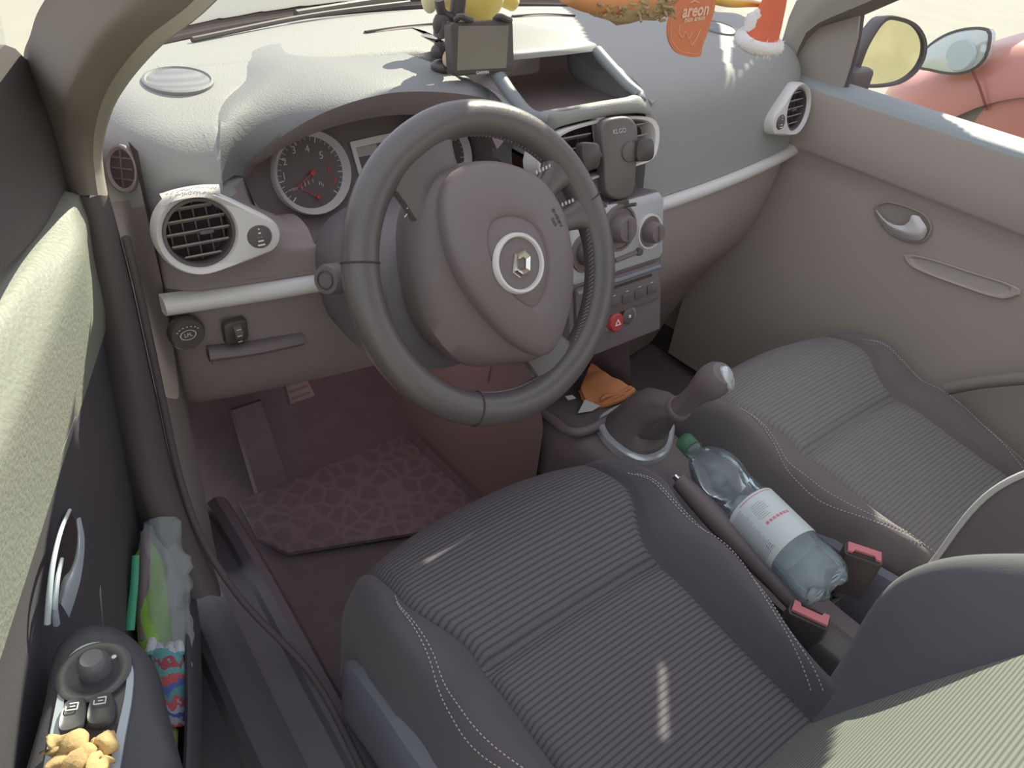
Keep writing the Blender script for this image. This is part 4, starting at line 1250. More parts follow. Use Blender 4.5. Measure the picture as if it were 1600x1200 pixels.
for q4 in ([(96, 1150), (99, 1112), (110, 1099), (134, 1096), (130, 1140)], [(140, 1138), (142, 1100), (152, 1089), (178, 1090), (176, 1132)]):
    pts = [A_(px, py, .001) for px, py in q4]
    c0 = sum(pts, V()) / len(pts)
    LP = spline(pts, 30, True)
    rr_ = [[p for p in LP], [p + Z * .004 for p in LP], [c0 + (p - c0) * .9 + Z * .0062 for p in LP], [c0 + (p - c0) * .6 + Z * .0045 for p in LP]]
    sw = mesh('window_switch', [p for r in rr_ for p in r], grid_faces(4, 30, True) + [tuple(range(90, 120))], M['button'], am)
    w = MB(); ic0 = c0 + Z * .0070 + (DV * -.004)
    ex = (DN * .92 - DV * -.0).normalized(); ey = -DV
    for a, b, sx_, sy_ in ((0, -.0028, .009, .0008), (.0042, .0, .0008, .006), (-.0042, -.001, .0008, .004), (.0012, .0028, .0066, .0008), (.0005, 0, .004, .0007)):
        w.add(*box(ic0 + ex * a + ey * b, ex, ey, Z, sx_, sy_, .0006, .0002))
    w.build('window_symbol', M['white'], sw)
MB().add(*box(A_(135, 1165, -.002), DN, DV, Z, .05, .030, .006, .004)).build('switch_recess', M['hole'], am)
# inner door handle
hb = MB()
hb.add(*tube([DP(109, 797, .012), DP(95, 830, .014), DP(83, 880, .014), DP(77, 930, .012), DP(74, 975, .008)], (.0016, .0026), 10, 24))
hnd = hb.build('door_handle', mat('handle_satin', (.55, .64, .72, 1), .4, metal=.1), DO)
hp = [[DP(126, 808, .022), DP(132, 840, .026), DP(131, 870, .026), DP(126, 905, .024), DP(118, 935, .018), DP(108, 965, .010)],
      [DP(121, 810, .024), DP(124, 840, .029), DP(122, 868, .029), DP(114, 895, .026), DP(104, 915, .022), DP(96, 945, .014)],
      [DP(119, 813, .018), DP(121, 840, .020), DP(117, 870, .020), DP(109, 892, .018), DP(99, 903, .014), DP(90, 940, .008)]]
v, f = loft(hp, 24, 10)
MB().add(v, f).build('pull_lever', bpy.data.materials['handle_satin'], hnd)
MB().add(*tube([DP(97, 873, .014), DP(90, 905, .016), DP(86, 945, .014), DP(88, 975, .008)], (.0016, .003), 8, 16)).build('lever_edge', bpy.data.materials['handle_satin'], hnd)
cup = [DP(108, 800, .0), DP(118, 815, -.0), DP(120, 860, -.0), DP(110, 900, .0), DP(92, 925, .0), DP(86, 900, .0), DP(94, 845, .0)]
cu = spline(cup, 28, True); cc_ = sum(cu, V()) / 28
MB().add(cu + [cc_ - DN * .003], [(i, (i + 1) % 28, 28) for i in range(28)]).build('handle_recess', M['hole'], hnd)
# storage pocket
def pkt(z, k): 
    return [D(-.012, z, .0), D(-.004, z, .018 * k), D(.03, z, .045 * k), D(.10, z, .056 * k), D(.20, z, .066 * k), D(.33, z, .078 * k), D(.55, z, .085 * k), D(.8, z, .085 * k)]
v, f = loft([pkt(.295, .93), pkt(.300, .97), pkt(.300, 1.0), pkt(.292, 1.03), pkt(.20, 1.0), pkt(.08, .8), pkt(.05, .5)], 50, 40)
MB().add(v, f).build('door_pocket', mat('pocket_plastic', (.075, .068, .085, 1), .6, grain=300, gstr=.15), DO)
MB().add([D(-.01, .11, 0), D(.8, .11, 0), D(.8, .11, .07), D(.02, .11, .04)], [(0, 1, 2, 3)]).build('pocket_floor', M['hole'], DO, smooth=False)

# ---- things in the pocket
PB = empty('wrapped_bottle', D(.10, .2, .03), 'green bottle loosely wrapped in a clear plastic bag, standing in the door pocket', 'bottle')
b0 = at(246, 850, z=.352); b1 = at(262, 1010, z=.285)
bd = (b1 - b0).normalized(); bL = (b1 - b0).length
MB().add(*lathe([(.006, -.01), (.009, .0), (.017, .012), (.020, .03), (.020, bL * .9), (.017, bL * 1.05), (.0001, bL * 1.06)], b0 - DN * .014 - Z * .004, bd, Z, 20)).build('bottle_body', M['lime'], PB)
pm, pnt, pb = newmat('plastic_bag')
pb.inputs['Base Color'].default_value = (.60, .66, .72, 1); pb.inputs['Roughness'].default_value = .25; pb.inputs['Alpha'].default_value = .34
rings = []
a_, b_ = frame_of(bd)
for i in range(26):
    u = i / 25
    c = b0 + bd * (-.030 + (bL + .045) * u) + DN * .007 + Z * .001
    r = .010 + .017 * math.sin(PI * min(1, .12 + .80 * u)) ** .6
    ring = []
    for j in range(30):
        w_ = 2 * PI * j / 30
        d = a_ * math.cos(w_) + b_ * math.sin(w_)
        rr = r * (1 + .34 * mnoise(V((math.cos(w_) * 2.2, math.sin(w_) * 2.2, u * 7))) + .18 * mnoise(V((w_ * 3, u * 26, 4))))
        ring.append(c + d * rr)
    rings.append(ring)
mesh('bag', [p for r in rings for p in r], grid_faces(26, 30, True), pm, PB, auto=0)
gs = MB().add(*tube([at(212, 868, z=.365), at(210, 910, z=.345), at(206, 950, z=.325), at(203, 985, z=.31)], (.0045, .0055), 8, 12, flat=.5)).build('green_ruler', M['green'], None, origin=at(206, 950, z=.32))
tag(gs, 'thin bright green plastic strip beside the wrapped bottle in the door pocket', 'strip')
ds = MB().add(*tube([at(227, 830, z=.375), at(226, 900, z=.345), at(224, 960, z=.315), at(228, 1000, z=.30)], (.006, .007), 8, 12, flat=.5)).build('dark_folder', M['console'], None, origin=at(226, 930, z=.32))
tag(ds, 'narrow dark brown strip between the green strip and the wrapped bottle', 'strip')
# knitted glove with coloured stripes
def glove_mat():
    m, nt, b = newmat('striped_knit')
    N, L = nt.nodes, nt.links
    tc = N.new('ShaderNodeTexCoord')
    sp_ = N.new('ShaderNodeVectorMath'); sp_.operation = 'DOT_PRODUCT'; sp_.inputs[1].default_value = (at(255, 1140, z=.25) - at(255, 1000, z=.30)).normalized()
    L.new(tc.outputs['Object'], sp_.inputs[0])
    nz = N.new('ShaderNodeTexNoise'); nz.inputs['Scale'].default_value = 70; nz.inputs['Detail'].default_value = 3
    L.new(tc.outputs['Object'], nz.inputs['Vector'])
    ma = N.new('ShaderNodeMath'); ma.operation = 'MULTIPLY_ADD'; ma.inputs[1].default_value = .040; L.new(nz.outputs['Fac'], ma.inputs[0]); L.new(sp_.outputs['Value'], ma.inputs[2])
    mr = N.new('ShaderNodeMapRange'); mr.inputs[1].default_value = -.055 + .020; mr.inputs[2].default_value = .055 + .020
    L.new(ma.outputs[0], mr.inputs[0])
    cr = N.new('ShaderNodeValToRGB'); cr.color_ramp.interpolation = 'CONSTANT'
    cols = [(0, (.62, .66, .74)), (.12, (.12, .42, .44)), (.24, (.45, .07, .10)), (.30, (.14, .45, .45)), (.42, (.70, .12, .13)), (.49, (.10, .16, .55)), (.58, (.13, .40, .44)), (.66, (.72, .13, .14)), (.73, (.52, .55, .72)), (.80, (.08, .14, .50)), (.86, (.50, .53, .70)), (.93, (.72, .13, .14))]
    e = cr.color_ramp.elements
    e[0].position = 0; e[0].color = cols[0][1] + (1,)
    e[1].position = cols[1][0]; e[1].color = cols[1][1] + (1,)
    for p, c in cols[2:]:
        x = e.new(p); x.color = c + (1,)
    L.new(mr.outputs[0], cr.inputs[0]); L.new(cr.outputs[0], b.inputs['Base Color'])
    b.inputs['Roughness'].default_value = 1; b.inputs['Sheen Weight'].default_value = .3
    n2 = N.new('ShaderNodeTexNoise'); n2.inputs['Scale'].default_value = 500; L.new(tc.outputs['Object'], n2.inputs['Vector'])
    bp = N.new('ShaderNodeBump'); bp.inputs['Strength'].default_value = .8; bp.inputs['Distance'].default_value = .002
    L.new(n2.outputs['Fac'], bp.inputs['Height']); L.new(bp.outputs['Normal'], b.inputs['Normal'])
    return m
gz = lambda px, py: at(px, py, z=.300 - (py - 1000) * .00036)
gl = MB()
Lc = [gz(232, 1015), gz(240, 1045), gz(247, 1080), gz(254, 1115), gz(260, 1138)]
Rc = [gz(283, 1012), gz(290, 1040), gz(292, 1078), gz(290, 1110), gz(292, 1134)]
Cc = [a.lerp(b, .5) + (CAM - a).normalized() * .012 for a, b in zip(Lc, Rc)]
Uc = [a.lerp(b, .5) - (CAM - a).normalized() * .010 for a, b in zip(Lc, Rc)]
cs = []
for a, c, b, u in zip(spline(Lc, 20), spline(Cc, 20), spline(Rc, 20), spline(Uc, 20)):
    cs.append([a, a.lerp(c, .6) + (c - a.lerp(b, .5)) * .35, c, c.lerp(b, .4) + (c - a.lerp(b, .5)) * .35, b, u])
v, f = loft(cs, 20, None, True, True, True)
gl.add(v, f)
for (p, q, r) in (((236, 1020), (238, 1002), .0075), ((252, 1020), (250, 1010), .0065), ((265, 1020), (266, 1010), .0075), ((280, 1022), (279, 1008), .0075), ((285, 1055), (293, 1040), .0070)):
    gl.add(*tube([gz(*p), gz((p[0] + q[0]) / 2, (p[1] + q[1]) / 2) + (CAM - gz(*p)).normalized() * .003, gz(*q)], (r, r * .8), 12, 8))
    gl.add(*ellipsoid(gz(*q), X, Y, Z, r * .85, r * .85, r * .85, 12, 8))
go = gl.build('knitted_glove', glove_mat(), None, origin=gz(262, 1070), auto=0)
tag(go, 'striped knitted glove in turquoise, red and blue, in the door pocket by the armrest', 'glove')
tp = MB().add(*lathe([(.0001, 0), (.006, -.002), (.0085, .004), (.006, .014), (.0025, .026), (.0001, .034)], gz(266, 1140), (gz(271, 1165) - gz(266, 1140)), Z, 12, sy=.6)).build('leaf', M['lime_leaf'], None, origin=gz(268, 1150))
tag(tp, 'small yellow-green pointed tip sticking out below the striped glove', 'leaf')
# crumpled rag on the armrest
rgm = MB()
rr3 = random.Random(5)
for pts, r in (([(80, 1163), (95, 1158), (112, 1160), (118, 1175), (105, 1190)], .010), ([(84, 1168), (90, 1185), (100, 1200), (95, 1215)], .011), ([(112, 1165), (126, 1178), (135, 1190), (150, 1185)], .010), ([(150, 1178), (160, 1170), (168, 1160), (170, 1172)], .009), ([(130, 1195), (145, 1200), (160, 1195), (168, 1185)], .012), ([(100, 1180), (120, 1195), (115, 1215)], .012), ([(150, 1165), (147, 1156), (150, 1170), (158, 1162)], .004), ([(162, 1170), (160, 1157), (165, 1152), (169, 1160)], .005)):
    cpts = [at(px, py, z=.572 + .008 * rr3.random()) for px, py in pts]
    v, f = tube(cpts, lambda t: r * (.75 + .35 * math.sin(3 + 9 * t)), 12, 22, flat=.8)
    v = [p + V((mnoise(p * 90), mnoise(p * 90 + V((5, 0, 0))), mnoise(p * 90 + V((0, 9, 0))))) * .0035 for p in v]
    rgm.add(v, f)
ro = rgm.build('crumpled_rag', M['tan'], None, origin=at(125, 1180, z=.57), auto=0)
tag(ro, 'crumpled tan rag lying behind the window switches on the door armrest', 'rag')

# ================================================================ left pillar, hinge pillar, sill
def lofto(name, curves, n, m, mm, **k):
    v, f = loft(curves, n, m); return MB().add(v, f).build(name, mm, k.pop('parent', None), **k)
up_px = lambda L: [at(px, py, **{ax: val}) for px, py, ax, val in L]
cA = up_px([(345, 930, 'y', .13), (306, 840, 'y', .18), (272, 745, 'y', .225), (248, 640, 'y', .248), (226, 540, 'y', .256), (206, 450, 'y', .260), (186, 370, 'y', .262), (168, 305, 'y', .262), (160, 255, 'y', .262), (164, 212, 'x', -.697), (184, 156, 'x', -.695), (242, 82, 'x', -.688), (340, 0, 'x', -.672)]) + [V((-.57, -.46, 1.34))]
cB = up_px([(326, 930, 'y', .12), (288, 840, 'y', .17), (254, 745, 'y', .212), (230, 640, 'y', .234), (209, 540, 'y', .242), (190, 450, 'y', .246), (170, 370, 'y', .250), (153, 305, 'y', .250), (146, 250, 'y', .248), (149, 198, 'x', -.705), (169, 138, 'x', -.703), (226, 63, 'x', -.696), (312, -8, 'x', -.680)]) + [V((-.58, -.47, 1.35))]
cC = up_px([(285, 930, 'y', .14), (246, 840, 'y', .185), (213, 745, 'y', .222), (190, 640, 'y', .248), (170, 540, 'y', .258), (150, 450, 'y', .262), (133, 370, 'y', .266), (118, 305, 'y', .268), (106, 250, 'y', .264), (100, 190, 'y', .24), (110, 128, 'x', -.745), (146, 58, 'x', -.735), (212, -12, 'x', -.715)]) + [V((-.60, -.48, 1.35))]
cD = up_px([(240, 930, 'y', .22), (205, 840, 'y', .26), (175, 745, 'y', .29), (152, 640, 'y', .30), (135, 540, 'y', .305), (118, 450, 'y', .305), (104, 370, 'y', .305), (92, 305, 'y', .31), (76, 240, 'y', .32), (56, 170, 'y', .31), (37, 100, 'y', .28), (46, 58, 'y', .20), (78, -12, 'y', .05)]) + [V((-.64, -.46, 1.34))]
tr = lofto('trim_1', [[p + V((.006, .035, 0)) for p in cA[7:]], cA[7:], cB[7:]], 50, 10, M['pillar_lit']); tag(tr, kind='structure')
tr2 = lofto('trim_2', [cB[7:], [a.lerp(b, .5) + V((0, -.008, .003)) for a, b in zip(cB[7:], cC[7:])], cC[7:], cD[7:]], 50, 30, M['pillar']); tag(tr2, kind='structure')
wl_ = lofto('wall_left', [[p + V((.012, .06, 0)) for p in cA[:8]], cA[:8], cB[:8], [a.lerp(b, .5) + V((0, -.008, .0)) for a, b in zip(cB[:8], cC[:8])], cC[:8], cD[:8]], 40, 36, M['pillar_shaded']); tag(wl_, kind='structure')
wl2 = MB().add([V((-.655, .27, .83)), V((-.655, .27, .12)), V((-.62, .95, .12)), V((-.62, .75, .78))], [(0, 1, 2, 3)]).build('wall_front_left', M['hole'], None, smooth=False); tag(wl2, kind='structure')
# sill: seal, tread and outer lip
secs = []
for y, w0 in ((.42, -.6), (.30, -.602), (.20, -.606), (.0, -.618), (-.2, -.628), (-.5, -.64), (-.9, -.65)):
    dx = w0 + .618
    secs.append([V((x + dx, y, z)) for x, z in ((-.575, .02), (-.590, .09), (-.598, .125), (-.606, .140), (-.620, .146), (-.634, .140), (-.640, .128), (-.655, .124), (-.680, .126), (-.690, .118), (-.705, .110), (-.728, .106), (-.738, .095), (-.745, .06), (-.80, .02), (-.82, -.05), (-.82, -.2))])
v = [p for s in secs for p in s]
sl = mesh('trim_3', v, grid_faces(len(secs), 17), M['sill'], None, auto=30); tag(sl, kind='structure')
# aperture seal from the sill up the pillar
se = MB().add(*tube([V((-.650, -.6, .150)), V((-.638, -.2, .152)), V((-.626, .0, .152)), cA[0] + V((.02, -.02, .0))] + [p + V((.006, -.004, 0)) for p in cA[1:7]], .0050, 10, 80)).build('trim_4', mat('door_seal', (.080, .066, .072, 1), .7), None); tag(se, kind='structure')

# ================================================================ floor, firewall, mat, pedals
fl = MB()
ys = [-1.2, -.6, 0, .3, .52, .62, .72, .82, .92]
zz = [0, 0, 0, 0, .0, .035, .12, .24, .42]
fl.add([V((x, y, z)) for y, z in zip(ys, zz) for x in (-.62, -.3, 0, .3, .66)], grid_faces(9, 5))
fo = fl.build('floor', M['carpet'], None); tag(fo, kind='structure')
fw = MB().add([V((-.66, .93, .40)), V((.70, .93, .40)), V((.70, .60, .80)), V((.4, .75, .80)), V((0, .82, .80)), V((-.4, .75, .80)), V((-.62, .60, .80))], [(0, 1, 2, 3, 4, 5, 6)]).build('wall_front', M['hole'], None, smooth=False); tag(fw, kind='structure')
_a, _b = at(450, 868, z=.012), at(640, 838, z=.012)
mq = [_a, _a + V((-.03, .06, 0)), V((_a.x - .02, .515, .012)), V((-.15, .515, .012)), V((-.14, _b.y - .06, .012)), _b]
mt = mesh('floor_mat', [p for p in mq] + [p + Z * .008 for p in mq], [(6, 7, 8, 9, 10, 11)] + [(i, (i + 1) % 6, 6 + (i + 1) % 6, 6 + i) for i in range(6)], M['mat'], None, smooth=False, origin=V((-.35, .4, .01)))
tag(mt, 'dark rubber floor mat with raised tread pattern in the driver footwell', 'floor mat')
def pedal(px, py, y, label, w_=.055, h_=.065, group=None):
    c = at(px, py, y=y)
    P_ = empty('foot_pedal', c, label, 'pedal', group)
    n_ = V((0, -.75, .66)).normalized(); e_ = n_.cross(X) * -1
    pd_ = MB().add(*slab([(-.5 * w_, .5 * h_), (-.38 * w_, -.5 * h_), (.38 * w_, -.5 * h_), (.5 * w_, .5 * h_)], c, X, e_, n_, .012, .004)).build('pedal_pad', M['recess'], P_)
    for k_ in range(4): MB().add(*box(c + e_ * (.022 - .014 * k_) + n_ * .0125, X, e_, n_, w_ * .7, .004, .003, .001)).build('pad_rib', M['dark'], pd_)
    MB().add(*tube([c + e_ * .02, c + V((0, .05, .10)), c + V((0, .10, .25))], .008, 8, 12)).build('pedal_arm', M['dark'], P_)
wr = MB().add([V((.69, .25, .83)), V((.69, .25, .0)), V((.69, .95, .0)), V((.69, .95, .83))], [(0, 1, 2, 3)]).build('wall_right', M['pdoor'], None, smooth=False); tag(wr, kind='structure')
rs = MB().add([V((.66, y, z)) for y in (-1.2, .95) for z in (-.2, .08)] + [V((.72, y, z)) for y in (-1.2, .95) for z in (-.2, .78)], [(0, 1, 3, 2), (4, 5, 7, 6)]).build('trim_8', M['dark'], None, smooth=False); tag(rs, kind='structure')
tn = MB()
for sx in (-1, 1):
    tn.add([V((sx * .112, .12, .0)), V((sx * .112, .12, .30)), V((sx * .116, .24, .62)), V((sx * .116, .92, .62)), V((sx * .116, .92, .0))], [(0, 1, 2, 3, 4)])
tn.add([V((-.116, .28, .30)), V((.116, .28, .30)), V((.116, .24, .62)), V((-.116, .24, .62))], [(0, 1, 2, 3)])
tno = tn.build('wall_tunnel', mat('tunnel_trim', (.22, .155, .150, 1), .9), None, smooth=False); tag(tno, kind='structure')
pedal(462, 603, .56, 'ribbed clutch pedal pad dimly seen below the dash, left of the wheel')
dp = MB().add(*slab([(-.03, .08), (.03, .08), (.035, -.10), (-.035, -.10)], at(400, 690, y=.58), X, V((0, .5, .85)).normalized(), V((0, -.85, .5)).normalized(), .02, .006)).build('footrest', M['carpet'], None, origin=at(400, 690, y=.58))
tag(dp, 'dark narrow footrest at the far left of the driver footwell', 'footrest')

# ================================================================ passenger door
PD = empty('car_door', (.68, -.2, .4), "closed passenger's door at the right, brown-grey trim with silver handle and window", 'car door')
pp = [(.705, .788), (.690, .786), (.672, .7835), (.656, .778), (.648, .770)]
pys = [.42, .25, .1, -.1, -.3, -.6, -1.0]
v, f = loft([[V((x, y, z)) for y in pys] for x, z in pp], 20, 16)
MB().add(v, f).build('window_capping', M['sill_top'], PD)
pp = [(.648, .770), (.645, .755), (.648, .70), (.646, .657), (.650, .650), (.6555, .645), (.657, .60), (.656, .50), (.650, .42), (.640, .34), (.632, .22), (.626, .03)]
v, f = loft([[V((x, y, z)) for y in pys] for x, z in pp], 20, None)
MB().add(v, f).build('door_panel', M['pdoor'], PD, auto=50)
xq = .655
PX_ = lambda px, py, x=.655: at(px, py, x=x)
hx_ = .650
lv_ = [[PX_(1367, 326, hx_), PX_(1374, 341, hx_), PX_(1388, 358, hx_), PX_(1405, 369, hx_), PX_(1425, 376, hx_), PX_(1441, 374, hx_), PX_(1449, 362, hx_)],
       [PX_(1368, 328, .644), PX_(1378, 342, .641), PX_(1393, 354, .637), PX_(1409, 361, .635), PX_(1427, 366, .634), PX_(1438, 364, .635), PX_(1447, 354, .640)],
       [PX_(1370, 328, .650), PX_(1383, 343, .648), PX_(1398, 351, .645), PX_(1412, 352, .642), PX_(1421, 345, .640), PX_(1425, 336, .640), PX_(1436, 338, .645)]]
v, f = loft(lv_, 26, 12)
ph = MB().add(v, f).build('door_handle', M['silver'], PD)
cup = spline([PX_(1366, 324), PX_(1384, 314), PX_(1420, 322), PX_(1448, 336), PX_(1458, 356), PX_(1444, 378), PX_(1415, 377), PX_(1385, 360)], 32, True)
cq = sum(cup, V()) / 32
MB().add([p + V((-.003, 0, 0)) for p in cup] + [cq + (p - cq) * .93 + V((-.004, 0, 0)) for p in cup] + [cq + (p - cq) * .88 + V((.001, 0, 0)) for p in cup] + [cq + V((.001, 0, 0))], grid_faces(3, 32, True) + [(64 + i, 64 + (i + 1) % 32, 96) for i in range(32)]).build('handle_recess', mat('recess_brown', (.30, .255, .22, 1), .7), ph)
op = spline([PX_(1412, 398), PX_(1440, 400), PX_(1520, 425), PX_(1590, 448), PX_(1597, 458), PX_(1570, 466), PX_(1500, 445), PX_(1425, 415)], 40, True)
oq = sum(op, V()) / 40
MB().add([p + V((-.001, 0, 0)) for p in op] + [oq + (p - oq) * .96 + V((-.006, 0, 0)) for p in op] + [oq + (p - oq) * .86 + V((-.005, 0, 0)) for p in op] + [oq + (p - oq) * .82 + V((.0, 0, 0)) for p in op] + [oq], grid_faces(4, 40, True) + [(120 + i, 120 + (i + 1) % 40, 160) for i in range(40)]).build('pull_recess', mat('pull_trim', (.50, .44, .385, 1), .6), PD)
MB().add(*tube([PX_(1480, 608, .60), PX_(1530, 598, .60), PX_(1620, 590, .60), PX_(1700, 590, .60)], .012, 10, 16)).build('pocket_rim', mat('pocket_rim_trim', (.26, .235, .21, 1), .7), PD)
# window frame and sail panel
sp4 = [PX_(1222, 92, .672), PX_(1245, 62, .672), PX_(1275, 44, .672), PX_(1342, 24, .672), PX_(1338, 60, .672), PX_(1326, 105, .672), PX_(1313, 147, .672), PX_(1290, 175, .668), PX_(1255, 190, .668)]
MB().add(sp4 + [p + V((.02, 0, 0)) for p in sp4], [tuple(range(9)), tuple(range(17, 8, -1))] + [(i, (i + 1) % 9, 9 + (i + 1) % 9, 9 + i) for i in range(9)])  .build('sail_panel', mat('sail_trim', (.33, .29, .245, 1), .8), PD, smooth=False)
MB().add(*tube([PX_(1346, 18, .685), PX_(1340, 60, .685), PX_(1328, 108, .685), PX_(1316, 152, .685)], .007, 8, 12)).build('window_channel', M['rubber'], PD)
MB().add([V((.692, .26, .786)), V((.692, -1.0, .786)), V((.64, -1.0, 1.24)), V((.585, -.43, 1.325)), V((.675, .18, .93))], [(0, 1, 2, 3, 4)]).build('window_pane', glass_mat('side_glass', (.93, .94, .95, 1), .05), PD, smooth=False)
# wing mirror
mo = V((.83, .195, .835)); mn = V((-.42, -.90, .09)).normalized()
mp = lambda px, py, d=0: at_plane(px, py, mo + mn * d, mn)
ol = [(1384, 27), (1410, 27), (1434, 38), (1448, 62), (1447, 88), (1434, 112), (1410, 130), (1380, 137), (1345, 137), (1333, 131), (1342, 100), (1358, 62)]
O_ = spline([mp(*p) for p in ol], 48, True); oc = sum(O_, V()) / 48
WM = MB().add([oc + (p - oc) * .55 - mn * .085 for p in O_] + [oc + (p - oc) * .92 - mn * .045 for p in O_] + [p - mn * .006 for p in O_] + [oc + (p - oc) * .985 + mn * .002 for p in O_] + [oc + (p - oc) * .90 + mn * .001 for p in O_] + [oc + (p - oc) * .885 - mn * .008 for p in O_], grid_faces(6, 48, True) + [tuple(range(48))]).build('wing_mirror', M['dark'], PD)
gm, gnt, gb = newmat('mirror_glass'); gb.inputs['Base Color'].default_value = (.92, .92, .88, 1); gb.inputs['Metallic'].default_value = 1; gb.inputs['Roughness'].default_value = .02
MB().add([oc + (p - oc) * .885 - mn * .005 for p in O_], [tuple(range(48))]).build('mirror_glass', gm, WM, smooth=False)
MB().add(*box(V((.745, .23, .79)), X, Y, Z, .09, .06, .04, .01)).build('mirror_arm', M['dark'], WM)

# right front pillar
k1 = [PX_(1205, 110, .67), PX_(1215, 85, .668), PX_(1228, 45, .66), PX_(1246, 0, .65), V((.54, -.46, 1.34))]
k2 = [PX_(1240, 100, .66), PX_(1250, 70, .655), PX_(1266, 44, .65), PX_(1330, 14, .64), V((.565, -.45, 1.33))]
k3 = [PX_(1240, 120, .69), PX_(1250, 95, .69), PX_(1280, 50, .69), PX_(1345, 26, .68), V((.59, -.43, 1.32))]
tp5 = lofto('trim_5', [k1, [a.lerp(b, .5) + V((-.008, -.004, .006)) for a, b in zip(k1, k2)], k2], 30, 16, M['pillar_lit']); tag(tp5, kind='structure')
tp6 = lofto('trim_6', [k2, k3], 30, 6, M['pillar']); tag(tp6, kind='structure')
# roof with header
rf = MB().add([V((x, y, z)) for y, z in ((-.44, 1.335), (-.47, 1.345), (-.56, 1.36), (-.8, 1.375), (-1.6, 1.37)) for x in (-.60, -.3, 0, .3, .58)], grid_faces(5, 5))
rfo = rf.build('ceiling', mat('headliner', (.40, .38, .35, 1), .95), None); tag(rfo, kind='structure')
# windscreen and cowl outside it
ws = MB()
bx_ = [base(x) + V((0, .012, .004)) for x in [-.66 + 1.32 * i / 16 for i in range(17)]]
tx_ = [V((-.57 + 1.12 * i / 16, -.43 - .02 * abs(i - 8) / 8, 1.333)) for i in range(17)]
ws.add(bx_ + [a.lerp(b, .5) + V((0, .02, .03)) for a, b in zip(bx_, tx_)] + tx_, grid_faces(3, 17))
wso = ws.build('window_1', glass_mat('windscreen_glass', (.93, .95, .94, 1), .04), None); tag(wso, kind='structure')
ed = [base(x) + V((0, -.004, .006)) for x in [-.61 + 1.26 * i / 24 for i in range(25)]]
tag(MB().add(*tube(ed, .0085, 8, flat=.7)).build('trim_7', M['hole'], None), kind='structure')
cw = MB().add([base(x) + V((0, dy, dz)) for dy, dz in ((.02, -.005), (.05, -.01), (.11, -.012), (.16, -.03)) for x in [-.70 + 1.40 * i / 16 for i in range(17)]], grid_faces(4, 17)).build('scuttle_panel', mat('scuttle_plastic', (.16, .175, .165, 1), .55, grain=120, gstr=.3, var=.3, vscale=20), None, origin=base(0))
tag(cw, 'weathered grey plastic scuttle panel outside below the windscreen', 'scuttle panel')
wp = empty('windscreen_wiper', at(520, 8, y=.80), 'thin black wiper lying along the foot of the windscreen, left half', 'wiper')
pa, pb_ = at(300, 62, z=.868), at(640, 4, z=.868)
MB().add(*tube([pa, pa.lerp(pb_, .5) + V((0, .02, .0)), pb_], .004, 8, 20)).build('wiper_blade', M['black'], wp)
MB().add(*tube([pa.lerp(pb_, .45) + V((0, .03, .004)), pb_ + V((.05, .06, 0))], .006, 8, 10)).build('wiper_arm', M['black'], wp)

# ================================================================ satnav, its mount, plush toy
GN = V((-.06, -.98, .20)).normalized(); GX = (X - GN * X.dot(GN)).normalized(); GY = GN.cross(GX)
GO = at(752, 74, y=.305)
gp_ = lambda px, py, d=0: at_plane(px, py, GO + GN * d, GN)
GP = empty('satnav', GO, 'black portable satnav with blank grey screen on a clamp mount above the dash', 'satnav')
g4 = [gp_(707, 33), gp_(805, 32), gp_(799, 113), gp_(703, 117)]
gc_ = sum(g4, V()) / 4
gw = ((g4[1] - g4[0]).length + (g4[2] - g4[3]).length) / 2; gh = ((g4[3] - g4[0]).length + (g4[2] - g4[1]).length) / 2
gb_ = MB().add(*slab(rrect(gw, gh, .007), gc_ - GN * .016, GX, GY, GN, .018, .003)).build('satnav_body', M['black'], GP)
MB().add([gp_(716, 41, .0024), gp_(795, 40, .0024), gp_(791, 106, .0024), gp_(714, 110, .0024)], [(0, 1, 2, 3)]).build('satnav_screen', M['screen'], gb_, smooth=False)
MB().add(*text('t', 'GARMIN', gp_(754, 113.5, .0024), gp_(770, 112, .0024) - gp_(738, 114, .0024), GY, .0058, None, None)).build('maker_lettering', M['white'], gb_, smooth=False)
mnt = MB()
for px, py in ((724, 27), (785, 27)):
    mnt.add(*tube([gp_(px - 12, py + 4, -.004), gp_(px - 6, py - 1, .003), gp_(px, py, .004), gp_(px + 6, py + 3, .003), gp_(px + 12, py + 5, -.002)], .0045, 8, 14))
mto = mnt.build('holder_clips', M['black'], GP)
m2 = MB()
q = lambda px, py, y=.345: at(px, py, y=y)
m2.add(*tube([q(717, -8), q(716, 5), q(714, 22)], .011, 12, 10))
m2.add(*tube([q(686, 0), q(690, 18), q(700, 26), q(714, 26)], .007, 10, 16))
m2.add(*tube([q(690, 30), q(686, 60), q(690, 90)], (.014, .010), 10, 10, flat=.5))
m2.add(*ellipsoid(q(690, 38), X, Z, Y, .014, .017, .010)); m2.add(*ellipsoid(q(684, 80), X, Z, Y, .010, .010, .010)); m2.add(*ellipsoid(q(690, 104), X, Z, Y, .016, .010, .016))
m2.add(*tube([q(700, 70, .33), q(690, 75), q(700, 95)], .006, 8, 10))
m2.build('mount_arm', M['black'], GP)
PT = empty('plush_toy', q(740, 0, .42), 'yellow plush toy sitting behind the satnav, only its lower body in view', 'plush toy')
yb = lambda px, py, y=.42: at(px, py, y=y)
bcn = yb(738, -8)
MB().add(*ellipsoid(bcn, X, Y, Z, .054, .040, .046, 24, 16, .06, 2)).build('body', M['yellow'], PT, auto=0)
MB().add(*ellipsoid(yb(672, -4), X, Y, Z, .014, .012, .022, 14, 10)).build('paw', M['yellow_pale'], PT, auto=0)
